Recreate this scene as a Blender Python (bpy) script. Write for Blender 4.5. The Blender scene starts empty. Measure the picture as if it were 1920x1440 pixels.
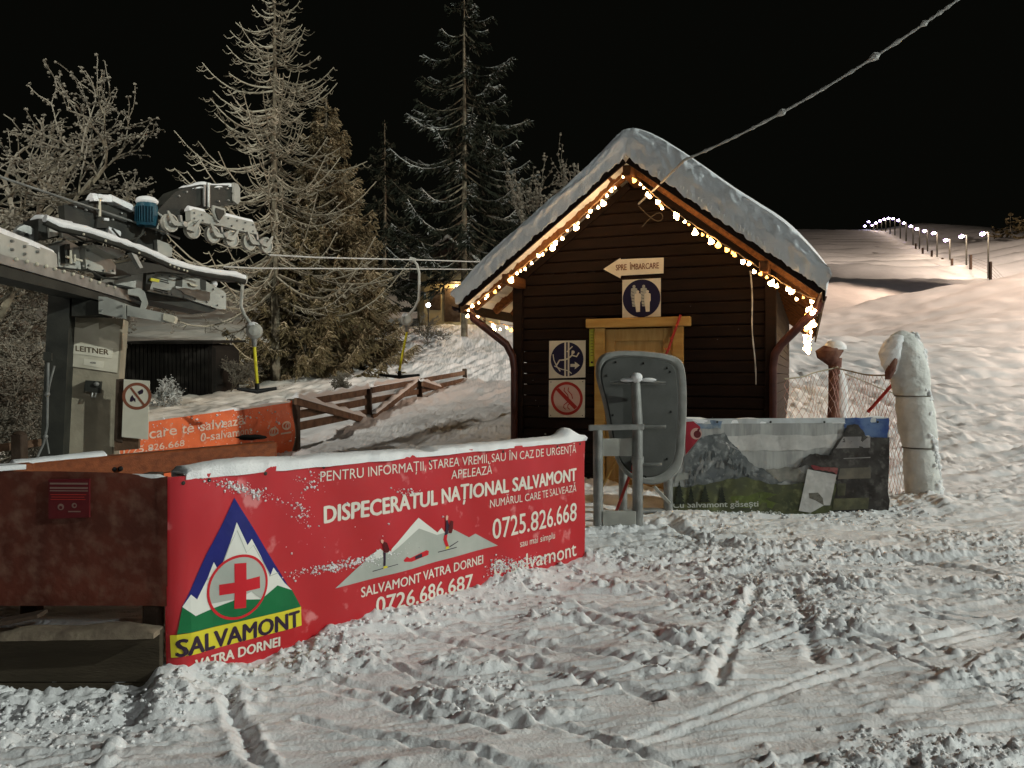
import bpy, bmesh, math, random
import numpy as np
from mathutils import Vector, Matrix, Euler
random.seed(7); rng = np.random.default_rng(7)
S = bpy.context.scene
C = S.collection
R = math.radians
# ------------------------------------------------------------------ camera
F = 1450.0; HZ = 705.0; CH = 1.6          # focal length in photo pixels, horizon row, eye height
cd = bpy.data.cameras.new('camera'); cam = bpy.data.objects.new('camera', cd); C.objects.link(cam)
cam.location = (0, 0, CH); cam.rotation_euler = (R(90), 0, 0)
cd.sensor_width = 36; cd.lens = F/1920*36; cd.shift_y = -(720-HZ)/1920
cd.clip_start = 0.05; cd.clip_end = 3000
S.camera = cam
# ------------------------------------------------------------------ night sky, lamps, exposure
W = bpy.data.worlds.new('World'); S.world = W; W.use_nodes = True
bg = W.node_tree.nodes['Background']; bg.inputs[0].default_value = (0.95, 1.0, 0.72, 1); bg.inputs[1].default_value = 0.0022
S.view_settings.view_transform = 'Standard'; S.view_settings.look = 'None'
S.view_settings.gamma = 1; S.view_settings.use_curve_mapping = False; S.view_settings.exposure = 0.0
KEY_POS = Vector((49, -7, 24)); KEY_W = 97000; KEY_COL = (.94, 1.0, .92)
FILL_POS = Vector((11, -16, 8.0)); FILL_W = 3100; FILL_COL = (.97, 1.0, .95)
LEFT_POS = Vector((-14, -12, 16)); LEFT_W = 47000; LEFT_COL = (1.0, .96, .85)
PISTE_POS = Vector((72, 26, 26)); PISTE_W = 520000; PISTE_COL = (1.0, .78, .62)
SLOPE_W = 1300; SLOPE_COL = (1.0, .74, .54)
def lamp(name, kind, loc, watts, col, aim=None, spot=150, size=.3, parent=None):
    l = bpy.data.lights.new(name, kind); l.energy = watts; l.color = col
    l.shadow_soft_size = size
    if kind == 'SPOT': l.spot_size = R(spot); l.spot_blend = .5
    o = bpy.data.objects.new(name, l); C.objects.link(o); o.location = loc
    if aim is not None: o.rotation_euler = (Vector(aim)-Vector(loc)).to_track_quat('-Z', 'Y').to_euler()
    if parent: o.parent = parent; o.matrix_parent_inverse = inv(parent)
    return o
# ------------------------------------------------------------------ helpers
def P(px, py, Y): return Vector(((px-960)/F*Y, Y, CH-(py-HZ)/F*Y))
class MB:
    """collects pieces of ONE mesh"""
    def __init__(s): s.v = []; s.f = []; s.nv = 0; s.sm = True
    def add(s, vs, fs):
        b = s.nv; s.v.extend([tuple(p) for p in vs]); s.nv += len(vs)
        s.f.extend([tuple(i+b for i in f) for f in fs]); return s
    def box(s, c, size, rot=None):
        hx, hy, hz = [k/2 for k in size]; c = Vector(c)
        M = Matrix.Identity(3) if rot is None else (rot if isinstance(rot, Matrix) else Euler(rot).to_matrix())
        b = min(hx, hy, hz)*.16
        vs = []; fs = []
        # chamfered box: 24 verts
        idx = {}
        for sx in (-1, 1):
            for sy in (-1, 1):
                for sz in (-1, 1):
                    for ax in range(3):
                        p = [sx*(hx-b), sy*(hy-b), sz*(hz-b)]
                        p[ax] = (sx*hx, sy*hy, sz*hz)[ax]
                        idx[(sx, sy, sz, ax)] = len(vs); vs.append(c + M@Vector(p))
        for ax in range(3):
            o1, o2 = [a for a in range(3) if a != ax]
            for sg in (-1, 1):
                q = []
                for (a, bb) in ((-1, -1), (1, -1), (1, 1), (-1, 1)):
                    k = [0, 0, 0]; k[ax] = sg; k[o1] = a; k[o2] = bb; q.append(idx[(k[0], k[1], k[2], ax)])
                fs.append(q)
            for a in (-1, 1):
                for bb in (-1, 1):
                    k1 = [0, 0, 0]; k1[ax] = -1; k1[o1] = a; k1[o2] = bb
                    k2 = list(k1); k2[ax] = 1
                    fs.append([idx[(*k1, o1)], idx[(*k2, o1)], idx[(*k2, o2)], idx[(*k1, o2)]])
        for sx in (-1, 1):
            for sy in (-1, 1):
                for sz in (-1, 1): fs.append([idx[(sx, sy, sz, a)] for a in range(3)])
        return s.add(vs, fs)
    def beam(s, a, b, w, h, up=(0, 0, 1), roll=0):
        a = Vector(a); b = Vector(b); d = (b-a); L = d.length; d.normalize(); up = Vector(up)
        x = d.cross(up)
        if x.length < 1e-4: x = d.cross(Vector((0, 1, 0)))
        x.normalize(); z = x.cross(d)
        M = Matrix((x, d, z)).transposed()
        return s.box((a+b)/2, (w, L, h), M)
    def tube(s, pts, r, n=8, cap=True):
        pts = [Vector(p) for p in pts]; m = len(pts)
        rs = r if hasattr(r, '__len__') else [r]*m
        vs = []; fs = []; prev = None
        for i, p in enumerate(pts):
            t = (pts[min(i+1, m-1)]-pts[max(i-1, 0)])
            if t.length < 1e-9: t = Vector((0, 0, 1))
            t.normalize()
            if prev is None: a = t.orthogonal().normalized()
            else:
                a = prev-t*prev.dot(t)
                a = a.normalized() if a.length > 1e-6 else t.orthogonal().normalized()
            prev = a; b = t.cross(a)
            for k in range(n):
                q = 2*math.pi*k/n; vs.append(p+(a*math.cos(q)+b*math.sin(q))*rs[i])
        for i in range(m-1):
            for k in range(n): fs.append((i*n+k, i*n+(k+1) % n, (i+1)*n+(k+1) % n, (i+1)*n+k))
        if cap: fs.append(tuple(range(n-1, -1, -1))); fs.append(tuple((m-1)*n+k for k in range(n)))
        return s.add(vs, fs)
    def cyl(s, a, b, r, n=16, r2=None): return s.tube([a, b], [r, r if r2 is None else r2], n)
    def ball(s, c, r, seg=10, ring=7, sc=(1, 1, 1), jit=0):
        vs = [Vector((0, 0, 1))]
        for i in range(1, ring):
            th = math.pi*i/ring
            for k in range(seg): q = 2*math.pi*k/seg; vs.append(Vector((math.sin(th)*math.cos(q), math.sin(th)*math.sin(q), math.cos(th))))
        vs.append(Vector((0, 0, -1))); fs = []
        for k in range(seg): fs.append((0, 1+k, 1+(k+1) % seg)); fs.append((len(vs)-1, 1+(ring-2)*seg+(k+1) % seg, 1+(ring-2)*seg+k))
        for i in range(ring-2):
            for k in range(seg): fs.append((1+i*seg+k, 1+(i+1)*seg+k, 1+(i+1)*seg+(k+1) % seg, 1+i*seg+(k+1) % seg))
        c = Vector(c)
        out = [c+Vector((p.x*sc[0], p.y*sc[1], p.z*sc[2]))*r*(1+(random.uniform(-jit, jit) if jit else 0)) for p in vs]
        return s.add(out, fs)
    def prism(s, pa, pb):
        n = len(pa); fs = [tuple(range(n)), tuple(range(2*n-1, n-1, -1))]
        fs += [(i, i+n, (i+1) % n+n, (i+1) % n) for i in range(n)]
        return s.add(list(pa)+list(pb), fs)
    def lathe(s, c, axis, prof, n=20):
        axis = Vector(axis).normalized(); a = axis.orthogonal().normalized(); b = axis.cross(a); c = Vector(c); vs = []; fs = []
        for (r, h) in prof:
            for k in range(n): q = 2*math.pi*k/n; vs.append(c+axis*h+(a*math.cos(q)+b*math.sin(q))*r)
        m = len(prof)
        for i in range(m-1):
            for k in range(n): fs.append((i*n+k, i*n+(k+1) % n, (i+1)*n+(k+1) % n, (i+1)*n+k))
        return s.add(vs, fs)
    def mesh(s, name, smooth=None):
        me = bpy.data.meshes.new(name); me.from_pydata(s.v, [], s.f); me.update(); return me
def fast_mesh(name, V, Fq, smooth=False):
    """numpy verts (n,3) and faces (m,3) or (m,4)"""
    me = bpy.data.meshes.new(name); k = Fq.shape[1]; m = len(Fq)
    me.vertices.add(len(V)); me.vertices.foreach_set('co', np.ascontiguousarray(V, dtype=np.float32).ravel())
    me.loops.add(m*k); me.loops.foreach_set('vertex_index', np.ascontiguousarray(Fq, dtype=np.int32).ravel())
    me.polygons.add(m); me.polygons.foreach_set('loop_start', np.arange(0, m*k, k, dtype=np.int32))
    me.polygons.foreach_set('use_smooth', np.full(m, smooth)); me.update(calc_edges=True); return me
def link(name, me, m, parent=None, smooth=0):
    o = bpy.data.objects.new(name, me); C.objects.link(o)
    if m is not None and len(me.materials) == 0: me.materials.append(m)
    if smooth:
        me.polygons.foreach_set('use_smooth', [True]*len(me.polygons))
        try: me.set_sharp_from_angle(angle=R(smooth))
        except Exception: pass
    if parent: o.parent = parent
    return o
def inv(o):
    M = o.matrix_basis.copy(); p = o.parent
    while p: M = p.matrix_basis @ M; p = p.parent
    return M.inverted()
def part(name, mb, m, parent, smooth=30, label=None, kind=None, local=False):
    """mb in world coordinates unless local; becomes a child mesh"""
    me = mb.mesh(name) if isinstance(mb, MB) else mb
    if not local: me.transform(inv(parent))
    o = link(name, me, m, parent, smooth)
    if label: o['label'] = label
    if kind: o['kind'] = kind
    return o
def tag(o, label, cat, group=None):
    o['label'] = label; o['category'] = cat
    if group: o['group'] = group
    return o
def thing(name, label, cat, loc=(0, 0, 0), rz=0, group=None):
    o = bpy.data.objects.new(name, None); C.objects.link(o); o.location = loc; o.rotation_euler = (0, 0, rz)
    o.empty_display_size = .2
    return tag(o, label, cat, group)
def single(name, mb, m, label, cat, loc=None, group=None, smooth=30):
    me = mb.mesh(name) if isinstance(mb, MB) else mb
    o = link(name, me, m, None, smooth)
    if loc is not None: me.transform(Matrix.Translation(-Vector(loc))); o.location = loc
    return tag(o, label, cat, group)
def struct(o, kind='structure'): o['kind'] = kind; return o
def copy_tree(o, parent=None):
    c = o.copy(); C.objects.link(c); c.parent = parent
    for ch in list(o.children): copy_tree(ch, c)
    return c
class Plane:
    """vertical plane through (x, y), direction d; n points to the camera's side"""
    def __init__(s, o, d):
        l = math.hypot(*d); s.o = o; s.d = (d[0]/l, d[1]/l); s.n = (s.d[1], -s.d[0])
    def un(s, px, py):
        r = (px-960)/F; u = (r*s.o[1]-s.o[0])/(s.d[0]-r*s.d[1]); Y = s.o[1]+u*s.d[1]
        return (u, CH-(py-HZ)/F*Y)
    def pt(s, u, v, off=0): return Vector((s.o[0]+s.d[0]*u+s.n[0]*off, s.o[1]+s.d[1]*u+s.n[1]*off, v))
    def w(s, px, py, off=0): return s.pt(*s.un(px, py), off)
def slab(mb, pl, pts, off0, off1, px=True):
    q = [pl.un(*p) for p in pts] if px else pts
    return mb.prism([pl.pt(u, v, off0) for u, v in q], [pl.pt(u, v, off1) for u, v in q])
# ------------------------------------------------------------------ noise
def _h(ix, iy, s): 
    n = (ix.astype(np.int64)*374761393 + iy.astype(np.int64)*668265263 + s*1274126177) & 0xffffffff
    n = ((n ^ (n >> 13))*1274126177) & 0xffffffff; n = n ^ (n >> 16)
    return (n & 0xffff)/65535.0
def vnoise(x, y, s=0):
    ix = np.floor(x); iy = np.floor(y); fx = x-ix; fy = y-iy; fx = fx*fx*(3-2*fx); fy = fy*fy*(3-2*fy)
    ix = ix.astype(np.int64); iy = iy.astype(np.int64)
    a = _h(ix, iy, s); b = _h(ix+1, iy, s); c = _h(ix, iy+1, s); d = _h(ix+1, iy+1, s)
    return (a*(1-fx)+b*fx)*(1-fy)+(c*(1-fx)+d*fx)*fy
def fbm(x, y, s=0, o=4, g=.5):
    r = 0; a = 1; t = 0
    for k in range(o): r = r+a*vnoise(x*2**k+17.3*k, y*2**k-9.1*k, s+k); t += a; a *= g
    return r/t
def sst(a, b, x): t = np.clip((x-a)/(b-a), 0, 1); return t*t*(3-2*t)
# ------------------------------------------------------------------ materials
def mat(name, col, rough=.7, col2=None, scale=6, metal=0, bump=0, bscale=40, thr=(.35, .65), stretch=None, emit=0, ecol=None, spec=None, col3=None, s3=20, t3=(.6, .7)):
    m = bpy.data.materials.new(name); m.use_nodes = True; nt = m.node_tree; b = nt.nodes['Principled BSDF']
    b.inputs['Roughness'].default_value = rough; b.inputs['Metallic'].default_value = metal
    b.inputs['Specular IOR Level'].default_value = .22 if spec is None else spec
    c4 = (*col, 1); b.inputs['Base Color'].default_value = c4
    tc = nt.nodes.new('ShaderNodeTexCoord'); vec = tc.outputs['Object']
    if stretch:
        mp = nt.nodes.new('ShaderNodeMapping'); mp.inputs['Scale'].default_value = stretch; nt.links.new(vec, mp.inputs[0]); vec = mp.outputs[0]
    def noise(sc, det=5):
        n = nt.nodes.new('ShaderNodeTexNoise'); n.inputs['Scale'].default_value = sc; n.inputs['Detail'].default_value = det
        nt.links.new(vec, n.inputs['Vector']); return n.outputs['Fac']
    def mix(fac, a, bb, th):
        r = nt.nodes.new('ShaderNodeMapRange'); r.inputs[1].default_value, r.inputs[2].default_value = th; nt.links.new(fac, r.inputs[0])
        mx = nt.nodes.new('ShaderNodeMix'); mx.data_type = 'RGBA'; nt.links.new(r.outputs[0], mx.inputs[0])
        if isinstance(a, tuple): mx.inputs[6].default_value = a
        else: nt.links.new(a, mx.inputs[6])
        mx.inputs[7].default_value = bb; return mx.outputs[2]
    out = c4
    if col2: out = mix(noise(scale), out, (*col2, 1), thr)
    if col3: out = mix(noise(s3, 8), out, (*col3, 1), t3)
    if not isinstance(out, tuple): nt.links.new(out, b.inputs['Base Color'])
    if bump:
        bp = nt.nodes.new('ShaderNodeBump'); bp.inputs['Strength'].default_value = bump; bp.inputs['Distance'].default_value = .01
        nt.links.new(noise(bscale, 6), bp.inputs['Height']); nt.links.new(bp.outputs[0], b.inputs['Normal'])
    if emit:
        b.inputs['Emission Color'].default_value = (*(ecol or col), 1); b.inputs['Emission Strength'].default_value = emit
    return m
M = {}
M['snow'] = mat('snow', (.80, .81, .82), .55, (.72, .735, .75), 1.2, bump=.55, bscale=60)
M['clod'] = mat('clod_snow', (.80, .81, .82), .55, bump=.6, bscale=90)
M['roof_snow'] = mat('roof_snow', (.78, .82, .85), .6, (.72, .77, .81), 5, bump=.7, bscale=45)
M['frost'] = mat('frost', (.42, .39, .31), .8, (.28, .255, .195), 3)
M['frost_tan'] = mat('frost_tan', (.52, .43, .29), .9, (.32, .25, .155), 1.5)
M['frost_dim'] = mat('frost_dim', (.50, .52, .50), .8, (.3, .31, .3), 1)
M['bark'] = mat('bark', (.075, .06, .042), .9, (.2, .18, .13), 5, bump=.8, bscale=30)
M['needle'] = mat('needle', (.085, .07, .035), .9, (.16, .125, .065), 1.3)
M['needle_tan'] = mat('needle_tan', (.20, .155, .088), .9, (.10, .08, .045), .9)
M['needle_dark'] = mat('needle_dark', (.014, .018, .012), .9, (.03, .034, .022), 1.3)
M['hut_wood'] = mat('hut_wood', (.014, .0055, .0026), .8, (.007, .003, .0016), 3, bump=.5, bscale=25, stretch=(1, 1, 7))
M['soffit'] = mat('soffit_wood', (.17, .07, .022), .65, (.09, .035, .012), 4, bump=.4, bscale=25, stretch=(6, .6, 6))
M['pine'] = mat('pine_wood', (.60, .39, .13), .55, (.48, .28, .08), 3, bump=.3, bscale=25, stretch=(1, 1, 5))
M['door'] = mat('door_wood', (.58, .38, .15), .5, (.48, .29, .10), 4, stretch=(5, 5, .8))
M['beam_red'] = mat('beam_stain', (.30, .085, .028), .5, (.19, .05, .018), 5, bump=.4, bscale=30, stretch=(5, .5, 5))
M['fence_wood'] = mat('fence_wood', (.20, .12, .075), .85, (.11, .065, .04), 6, bump=.6, bscale=30)
M['post_dark'] = mat('post_wood', (.045, .028, .018), .85, (.08, .055, .04), 8, bump=.5)
M['steel'] = mat('galvanised_steel', (.34, .345, .33), .45, (.22, .225, .215), 7, metal=.55, bump=.1)
M['steel_dark'] = mat('dark_steel', (.022, .023, .020), .6, (.04, .04, .033), 6, bump=.2)
M['painted'] = mat('grey_paint', (.42, .42, .38), .5, (.31, .31, .28), 5, bump=.15)
M['rubber'] = mat('sheave_rubber', (.52, .50, .44), .7, (.3, .29, .25), 18)
M['plastic'] = mat('grey_plastic', (.085, .088, .082), .5, (.065, .068, .063), 5, bump=.1)
M['rim'] = mat('rim_plastic', (.28, .285, .27), .5, (.22, .225, .21), 12)
M['blue'] = mat('motor_blue', (.015, .085, .12), .5, (.01, .05, .08), 10)
M['concrete'] = mat('concrete', (.36, .32, .24), .85, (.27, .24, .18), 5, bump=.5, bscale=30)
M['conc_light'] = mat('pale_paint', (.62, .58, .47), .7, (.54, .50, .39), 9)
M['banner_red'] = mat('banner_red', (.50, .022, .032), .32, (.46, .018, .022), 1.5, col3=(.66, .2, .2), s3=7, t3=(.635, .72), spec=.5)
M['white_print'] = mat('white_print', (.74, .71, .62), .5)
M['blue_print'] = mat('blue_print', (.018, .022, .18), .4, (.014, .018, .14), 6)
M['green_print'] = mat('green_print', (.012, .16, .055), .4, (.01, .13, .045), 5)
M['yellow_print'] = mat('yellow_print', (.68, .60, .04), .45)
M['black_print'] = mat('black_print', (.035, .02, .04), .5)
M['grey_print'] = mat('grey_print', (.44, .46, .42), .5, (.38, .41, .37), 6)
M['pale_print'] = mat('pale_print', (.72, .73, .68), .5)
M['red_print'] = mat('red_print', (.55, .02, .03), .45)
M['skin'] = mat('skin_print', (.7, .45, .35), .6)
M['orange'] = mat('banner_orange', (.80, .17, .06), .55, (.66, .13, .05), 3, col3=(.75, .35, .24), s3=9, t3=(.6, .72))
M['brownwall'] = mat('frosted_tarp', (.13, .034, .020), .8, (.075, .021, .013), 3.0, bump=.5, bscale=18, col3=(.19, .10, .07), s3=14, t3=(.46, .85))
M['skirt'] = mat('shaded_snow_panel', (.075, .060, .04), .85, (.05, .04, .026), 3, bump=.5, bscale=25, stretch=(1, 1, 4))  # dark colour stands in for shaded snow at the tarp foot
M['dirty_shaded_snow'] = mat('dirty_shaded_snow', (.22, .18, .13), .8, (.13, .10, .075), 9, bump=.6)
M['darkred'] = mat('darkred_sign', (.10, .010, .012), .5)
M['pinkprint'] = mat('faded_print', (.5, .3, .26), .6)
M['sign_white'] = mat('sign_white', (.74, .70, .58), .45, (.69, .65, .53), 12)
M['sign_navy'] = mat('sign_navy', (.022, .02, .055), .4)
M['sign_red'] = mat('sign_red', (.42, .035, .025), .4)
M['sign_pink'] = mat('sign_faded', (.66, .46, .40), .5)
M['yellow'] = mat('yellow_plastic', (.62, .56, .03), .4)
M['therm'] = mat('thermometer_yellow', (.52, .54, .08), .45)
M['black'] = mat('black_rubber', (.012, .012, .012), .6)
M['lift_red'] = mat('red_paint', (.48, .05, .04), .45)
M['gutter'] = mat('brown_gutter', (.085, .036, .032), .35, (.05, .02, .018), 8)
M['wire'] = mat('iced_wire', (.5, .5, .48), .6)
M['wire_dark'] = mat('dark_wire', (.10, .09, .07), .6)
M['bulbwire'] = mat('bulb_wire', (.35, .25, .15), .6)
M['bulb'] = mat('warm_bulb', (1, .8, .5), .4, emit=34, ecol=(1.0, .60, .26))
M['bulb_amber'] = mat('amber_bulb', (1, .6, .2), .4, emit=7, ecol=(1.0, .45, .09))
M['lamp_glow'] = mat('lamp_violet_halo', (.5, .4, 1), .4, emit=1.3, ecol=(.50, .34, 1.0))
M['frost_mid'] = mat('frost_mid', (.19, .175, .14), .8, (.11, .10, .08), 3)
M['lamp_head'] = mat('slope_lamp_glass', (1, 1, 1), .4, emit=90, ecol=(.86, .76, 1.0))
M['house_wall'] = mat('house_plaster', (.46, .38, .22), .8, (.38, .31, .18), 2)
M['pad'] = mat('pad_fabric', (.78, .79, .76), .8, (.62, .63, .60), 7, bump=.8, bscale=30)
M['pad_brown'] = mat('pad_foam', (.22, .12, .09), .85, (.12, .05, .04), 9, bump=.6)
M['net_red'] = mat('net_red', (.55, .27, .23), .7, (.65, .5, .46), 6)
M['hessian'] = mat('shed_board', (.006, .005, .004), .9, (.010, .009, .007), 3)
# ================================================================== TERRAIN
LY = np.array([-400, 3, 6, 8, 10, 12, 15.5, 19, 23, 28, 34, 40, 60, 120, 300, 700.]); LZ = np.array([0, 0, .05, .1, .25, .42, .80, 1.03, 1.45, 2.3, 3.45, 4.6, 7.5, 15, 24, 20.])
RY = np.array([-400, 3, 8, 10, 12, 15, 20, 25, 30, 36, 42, 50, 60, 80, 110, 150, 200, 260, 330, 420, 700.])
RZ = np.array([0, 0, .1, .12, .2, .65, 1.55, 2.7, 3.75, 4.9, 5.9, 6.3, 7.4, 12.1, 17.5, 25.4, 36, 49.5, 63.5, 62, 30.])
# slope lamps: photo column, row of the head, distance
LAMPS = [(1853, 438, 80), (1812, 443, 95), (1781, 450, 112), (1757, 437, 130), (1739, 433, 148), (1724, 429, 166), (1712, 424, 183), (1699, 418, 200), (1688, 413, 216), (1678, 410, 232), (1669, 409, 248),
         (1661, 411, 262), (1653, 414, 276), (1645, 418, 288), (1638, 422, 300), (1631, 426, 310), (1624, 431, 320)]
lamp_xy = [((px-960)/F*Y+0, Y) for px, py, Y in LAMPS]
ll_y = np.array([20]+[p[1] for p in lamp_xy]+[420.]); ll_x = np.array([25]+[p[0] for p in lamp_xy]+[160.])
# snow banks: line segments with height and width
BL = (-1.648, 3.95); BD = (2.248/3.2594, 2.36/3.2594)      # red banner: start and direction
def seg_dist(X, Y, a, b):
    dx, dy = b[0]-a[0], b[1]-a[1]; L2 = dx*dx+dy*dy
    t = np.clip(((X-a[0])*dx+(Y-a[1])*dy)/L2, 0, 1); return np.hypot(X-a[0]-t*dx, Y-a[1]-t*dy), t
def G(px, py, z=.04): Y = F*(CH-z)/(py-HZ); return ((px-960)/F*Y, Y)
def base_h(X, Y):
    zl = np.interp(Y, LY, LZ); zr = np.interp(Y, RY, RZ)
    w = sst(.10, .32, X/np.maximum(Y, 7)); z = zl*(1-w)+zr*w
    z = z+w*.17*(X-22)*sst(22, 38, Y)*(1-sst(50, 62, Y))*sst(6, 14, X)
    z = z+w*.3*sst(34, 41.5, Y)*(1-sst(42.5, 47, Y))            # lip of the ledge
    z = z-w*.8*sst(42, 47, Y)*(1-sst(58, 72, Y))
    lx = np.interp(Y, ll_y, ll_x); s = np.clip(X-lx-2, 0, 60)
    z = z+sst(55, 85, Y)*(np.minimum(s, 16)*.17)*(1-sst(300, 380, Y))-sst(55, 85, Y)*np.clip(s-16, 0, 50)*.08
    z = z+w*(fbm(X/9, Y/5, 5)-.5)*1.0*sst(14, 40, Y)+(1-w)*(fbm(X/3, Y/2.2, 9)-.5)*(.14+.3*sst(20, 26, Y))*sst(9, 14, Y)
    z = z+w*sst(70, 90, Y)*np.sin(Y*.36+fbm(X/30, Y/30, 3)*5)*.75
    return z
RUTS = [([(1255, 1000), (1310, 1025), (1375, 1042)], .05, .06), ([(1335, 1065), (1485, 1085), (1600, 1105), (1920, 1128)], .03, .035), ([(1290, 1022), (1500, 1045), (1920, 1062)], .03, .03),
        ([(1400, 1115), (1320, 1285)], -.012, .06), ([(1415, 1112), (1340, 1280)], .03, .03), ([(1490, 1115), (1530, 1235)], .022, .04), ([(1100, 1085), (1330, 1127)], .03, .03),
        ([(1070, 1145), (1200, 1185), (1330, 1228)], .035, .035), ([(1660, 1325), (1780, 1270), (1930, 1195)], -.015, .035), ([(1655, 1350), (1930, 1240)], .01, .05),
        ([(595, 1262), (800, 1297), (980, 1345)], .03, .025), ([(620, 1282), (800, 1322), (940, 1360)], .018, .02), ([(760, 1180), (1000, 1235), (1230, 1300)], .028, .03),
        ([(800, 1165), (1020, 1205), (1300, 1262)], .025, .03), ([(980, 1110), (1200, 1160), (1380, 1215)], .022, .025), ([(1220, 985), (1500, 1000), (1920, 1010)], .03, .05), ([(1400, 1035), (1920, 1040)], .025, .03),
        ([(860, 1200), (1100, 1270)], .02, .02), ([(1150, 1058), (1500, 1122), (1930, 1182)], .028, .016), ([(1160, 1048), (1500, 1110), (1930, 1168)], .022, .014), ([(1060, 1078), (1450, 1165), (1930, 1240)], .028, .018), ([(1180, 1370), (1600, 1235), (1930, 1150)], .013, .016), ([(1205, 1382), (1610, 1250), (1930, 1165)], .013, .016), ([(900, 1300), (1250, 1245), (1500, 1180)], .024, .016), ([(700, 1230), (1000, 1330), (1350, 1440)], .026, .02), ([(1250, 1120), (1600, 1200), (1900, 1300)], .022, .016), ([(1350, 1440), (1650, 1380), (1930, 1350)], .02, .016), ([(560, 1330), (900, 1400), (1100, 1440)], .025, .02), ([(1220, 1000), (1600, 1040), (1930, 1090)], .03, .03), ([(1560, 1150), (1920, 1170)], .02, .03), ([(1010, 1150), (1250, 1205)], .02, .02), ([(430, 1290), (470, 1400), (520, 1440)], .04, .03)]
def detail_h(X, Y):
    z = np.zeros_like(X)
    near = sst(2, 3, Y)*(1-sst(13, 20, Y))
    # snow piled against the red banner, and where it has been trodden
    d, t = seg_dist(X, Y, (BL[0]-.12, BL[1]-.10), (.6, 6.31))
    top = np.interp(t, [0, .06, .17, .24, .28, .36, .6, 1], [.07, .06, .03, .03, .085, .085, .075, .07])
    z += top*np.exp(-(d/.20)**2)*(.75+.5*fbm(X*9, Y*9, 21))
    d, t = seg_dist(X, Y, (-1.60, 3.62), (-1.72, 3.85)); z += .055*np.exp(-(d/.14)**2)*(.6+.8*fbm(X*8, Y*8, 22))
    d, t = seg_dist(X, Y, (-1.74, 3.55), (-1.86, 3.90)); z -= .06*np.exp(-(d/.06)**2)
    d, t = seg_dist(X, Y, (.55, 7.0), (1.75, 7.9)); z += .05*np.exp(-(d/.45)**2)*(.5+fbm(X*7, Y*7, 23))
    d, t = seg_dist(X, Y, (1.6, 8.2), (4.4, 8.25)); z += .035*np.exp(-(d/.10)**2)*(.0+1.8*fbm(X*5, Y*5, 24))
    d, t = seg_dist(X, Y, (4.75, 8.6), (6.4, 8.9)); z += .13*np.exp(-(d/.5)**2)*(.5+fbm(X*4, Y*4, 25))
    # bank along the wooden fence
    for (a, b) in (((-2.95, 15.0), (-1.55, 21.5)),):
        d, t = seg_dist(X, Y, a, b); z += .07*np.exp(-(d/.35)**2)*(.7+.6*fbm(X*2, Y*2, 26))
    d, t = seg_dist(X, Y, (-2.6, 14.6), (-1.1, 21)); z -= .10*np.exp(-((d)/.35)**2)
    # crumbly trodden snow, smooth groomed patches
    m = fbm(X*1.1+3, Y*1.6, 31)
    rough = sst(.30, .52, m)
    d, _ = seg_dist(X, Y, G(1020, 1400), G(1560, 1330)); rough = rough*sst(.10, .45, d)
    d, _ = seg_dist(X, Y, G(1560, 1240), G(1920, 1180)); rough = rough*sst(.05, .35, d)*.9+.02
    U = X*.985+Y*.17+.25*fbm(X*.7, Y*.7, 33); Vv = Y*.985-X*.17+.30*fbm(X*.8, Y*.5, 34)
    st = fbm(U*.55, Vv*5.5, 35, 3); rid = 1-np.abs(2*fbm(U*1.3, Vv*11, 36, 4, .55)-1)
    cr = 1-np.abs(2*fbm(U*9, Vv*19, 41, 5, .66)-1); cr2 = fbm(U*17, Vv*30, 42, 3, .6)
    a = (np.clip(cr-.62, 0, 1)*.058+np.clip(cr2-.5, 0, 1)*.048)*(1-.8*np.exp(-((Y-8.25)/.4)**2)*(X > 1.2))*(.12+1.6*sst(.44, .64, st))
    groove = -.030*sst(.80, .97, rid)*sst(.35, .6, 1-st)+.016*sst(.5, .8, rid)
    z += near*groove*(.35+.65*rough)
    b = (fbm(X*26, Y*26, 44, 3, .6)-.5)*.020
    c = (fbm(X*1.6+Y*.8, Y*10.0-X*1.5, 47, 4)-.5)*.06
    z += near*(rough*(a+b)+c*.7+(fbm(X*1.3, Y*1.8, 48)-.5)*.07+(fbm(X*40, Y*40, 49, 2)-.5)*.003)
    for pts, dep, wd in RUTS:
        gp = [G(*p) for p in pts]
        for p, q in zip(gp[:-1], gp[1:]):
            lo = min(p[0], q[0])-.4, min(p[1], q[1])-.4; hi = max(p[0], q[0])+.4, max(p[1], q[1])+.4
            k = (X > lo[0]) & (X < hi[0]) & (Y > lo[1]) & (Y < hi[1])
            if not k.any(): continue
            xx = X[k]; yy = Y[k]; wob = (fbm(xx*6, yy*6, 61)-.5)*.05
            d, t = seg_dist(xx+wob, yy+wob, p, q); e = fbm(xx*14, yy*14, 63)
            z[k] -= dep*(.5+e)*np.exp(-(d/wd)**2)
            z[k] += abs(dep)*.8*np.clip(e-.3, 0, 1)*1.6*np.exp(-((d-wd*2.1)/(wd*.9))**2)
    # tracks running along the left slope and lumps on the hillside
    side = sst(8.5, 11, Y)*(1-sst(36, 44, Y))*(1-sst(.12, .3, X/np.maximum(Y, 7)))
    u = X*.42+Y*.9; v = X*.95-Y*.32
    z += side*((fbm(u*.5, v*5.5, 51, 4)-.5)*.16+(fbm(X*4, Y*3, 52, 4)-.5)*.14*sst(13, 18, Y))
    # piste beyond the net: frozen ridges
    rs = sst(.22, .34, X/np.maximum(Y, 7))*sst(9, 12, Y)*(1-sst(120, 160, Y))
    z += rs*((fbm(X*.22, Y*1.1, 53, 4)-.5)*.36*sst(12, 24, Y)+(fbm(X*1.4, Y*2.2, 54, 4)-.5)*.16+(fbm(X*5, Y*7, 55, 3)-.5)*.07*(1-sst(18, 30, Y)))
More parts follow.
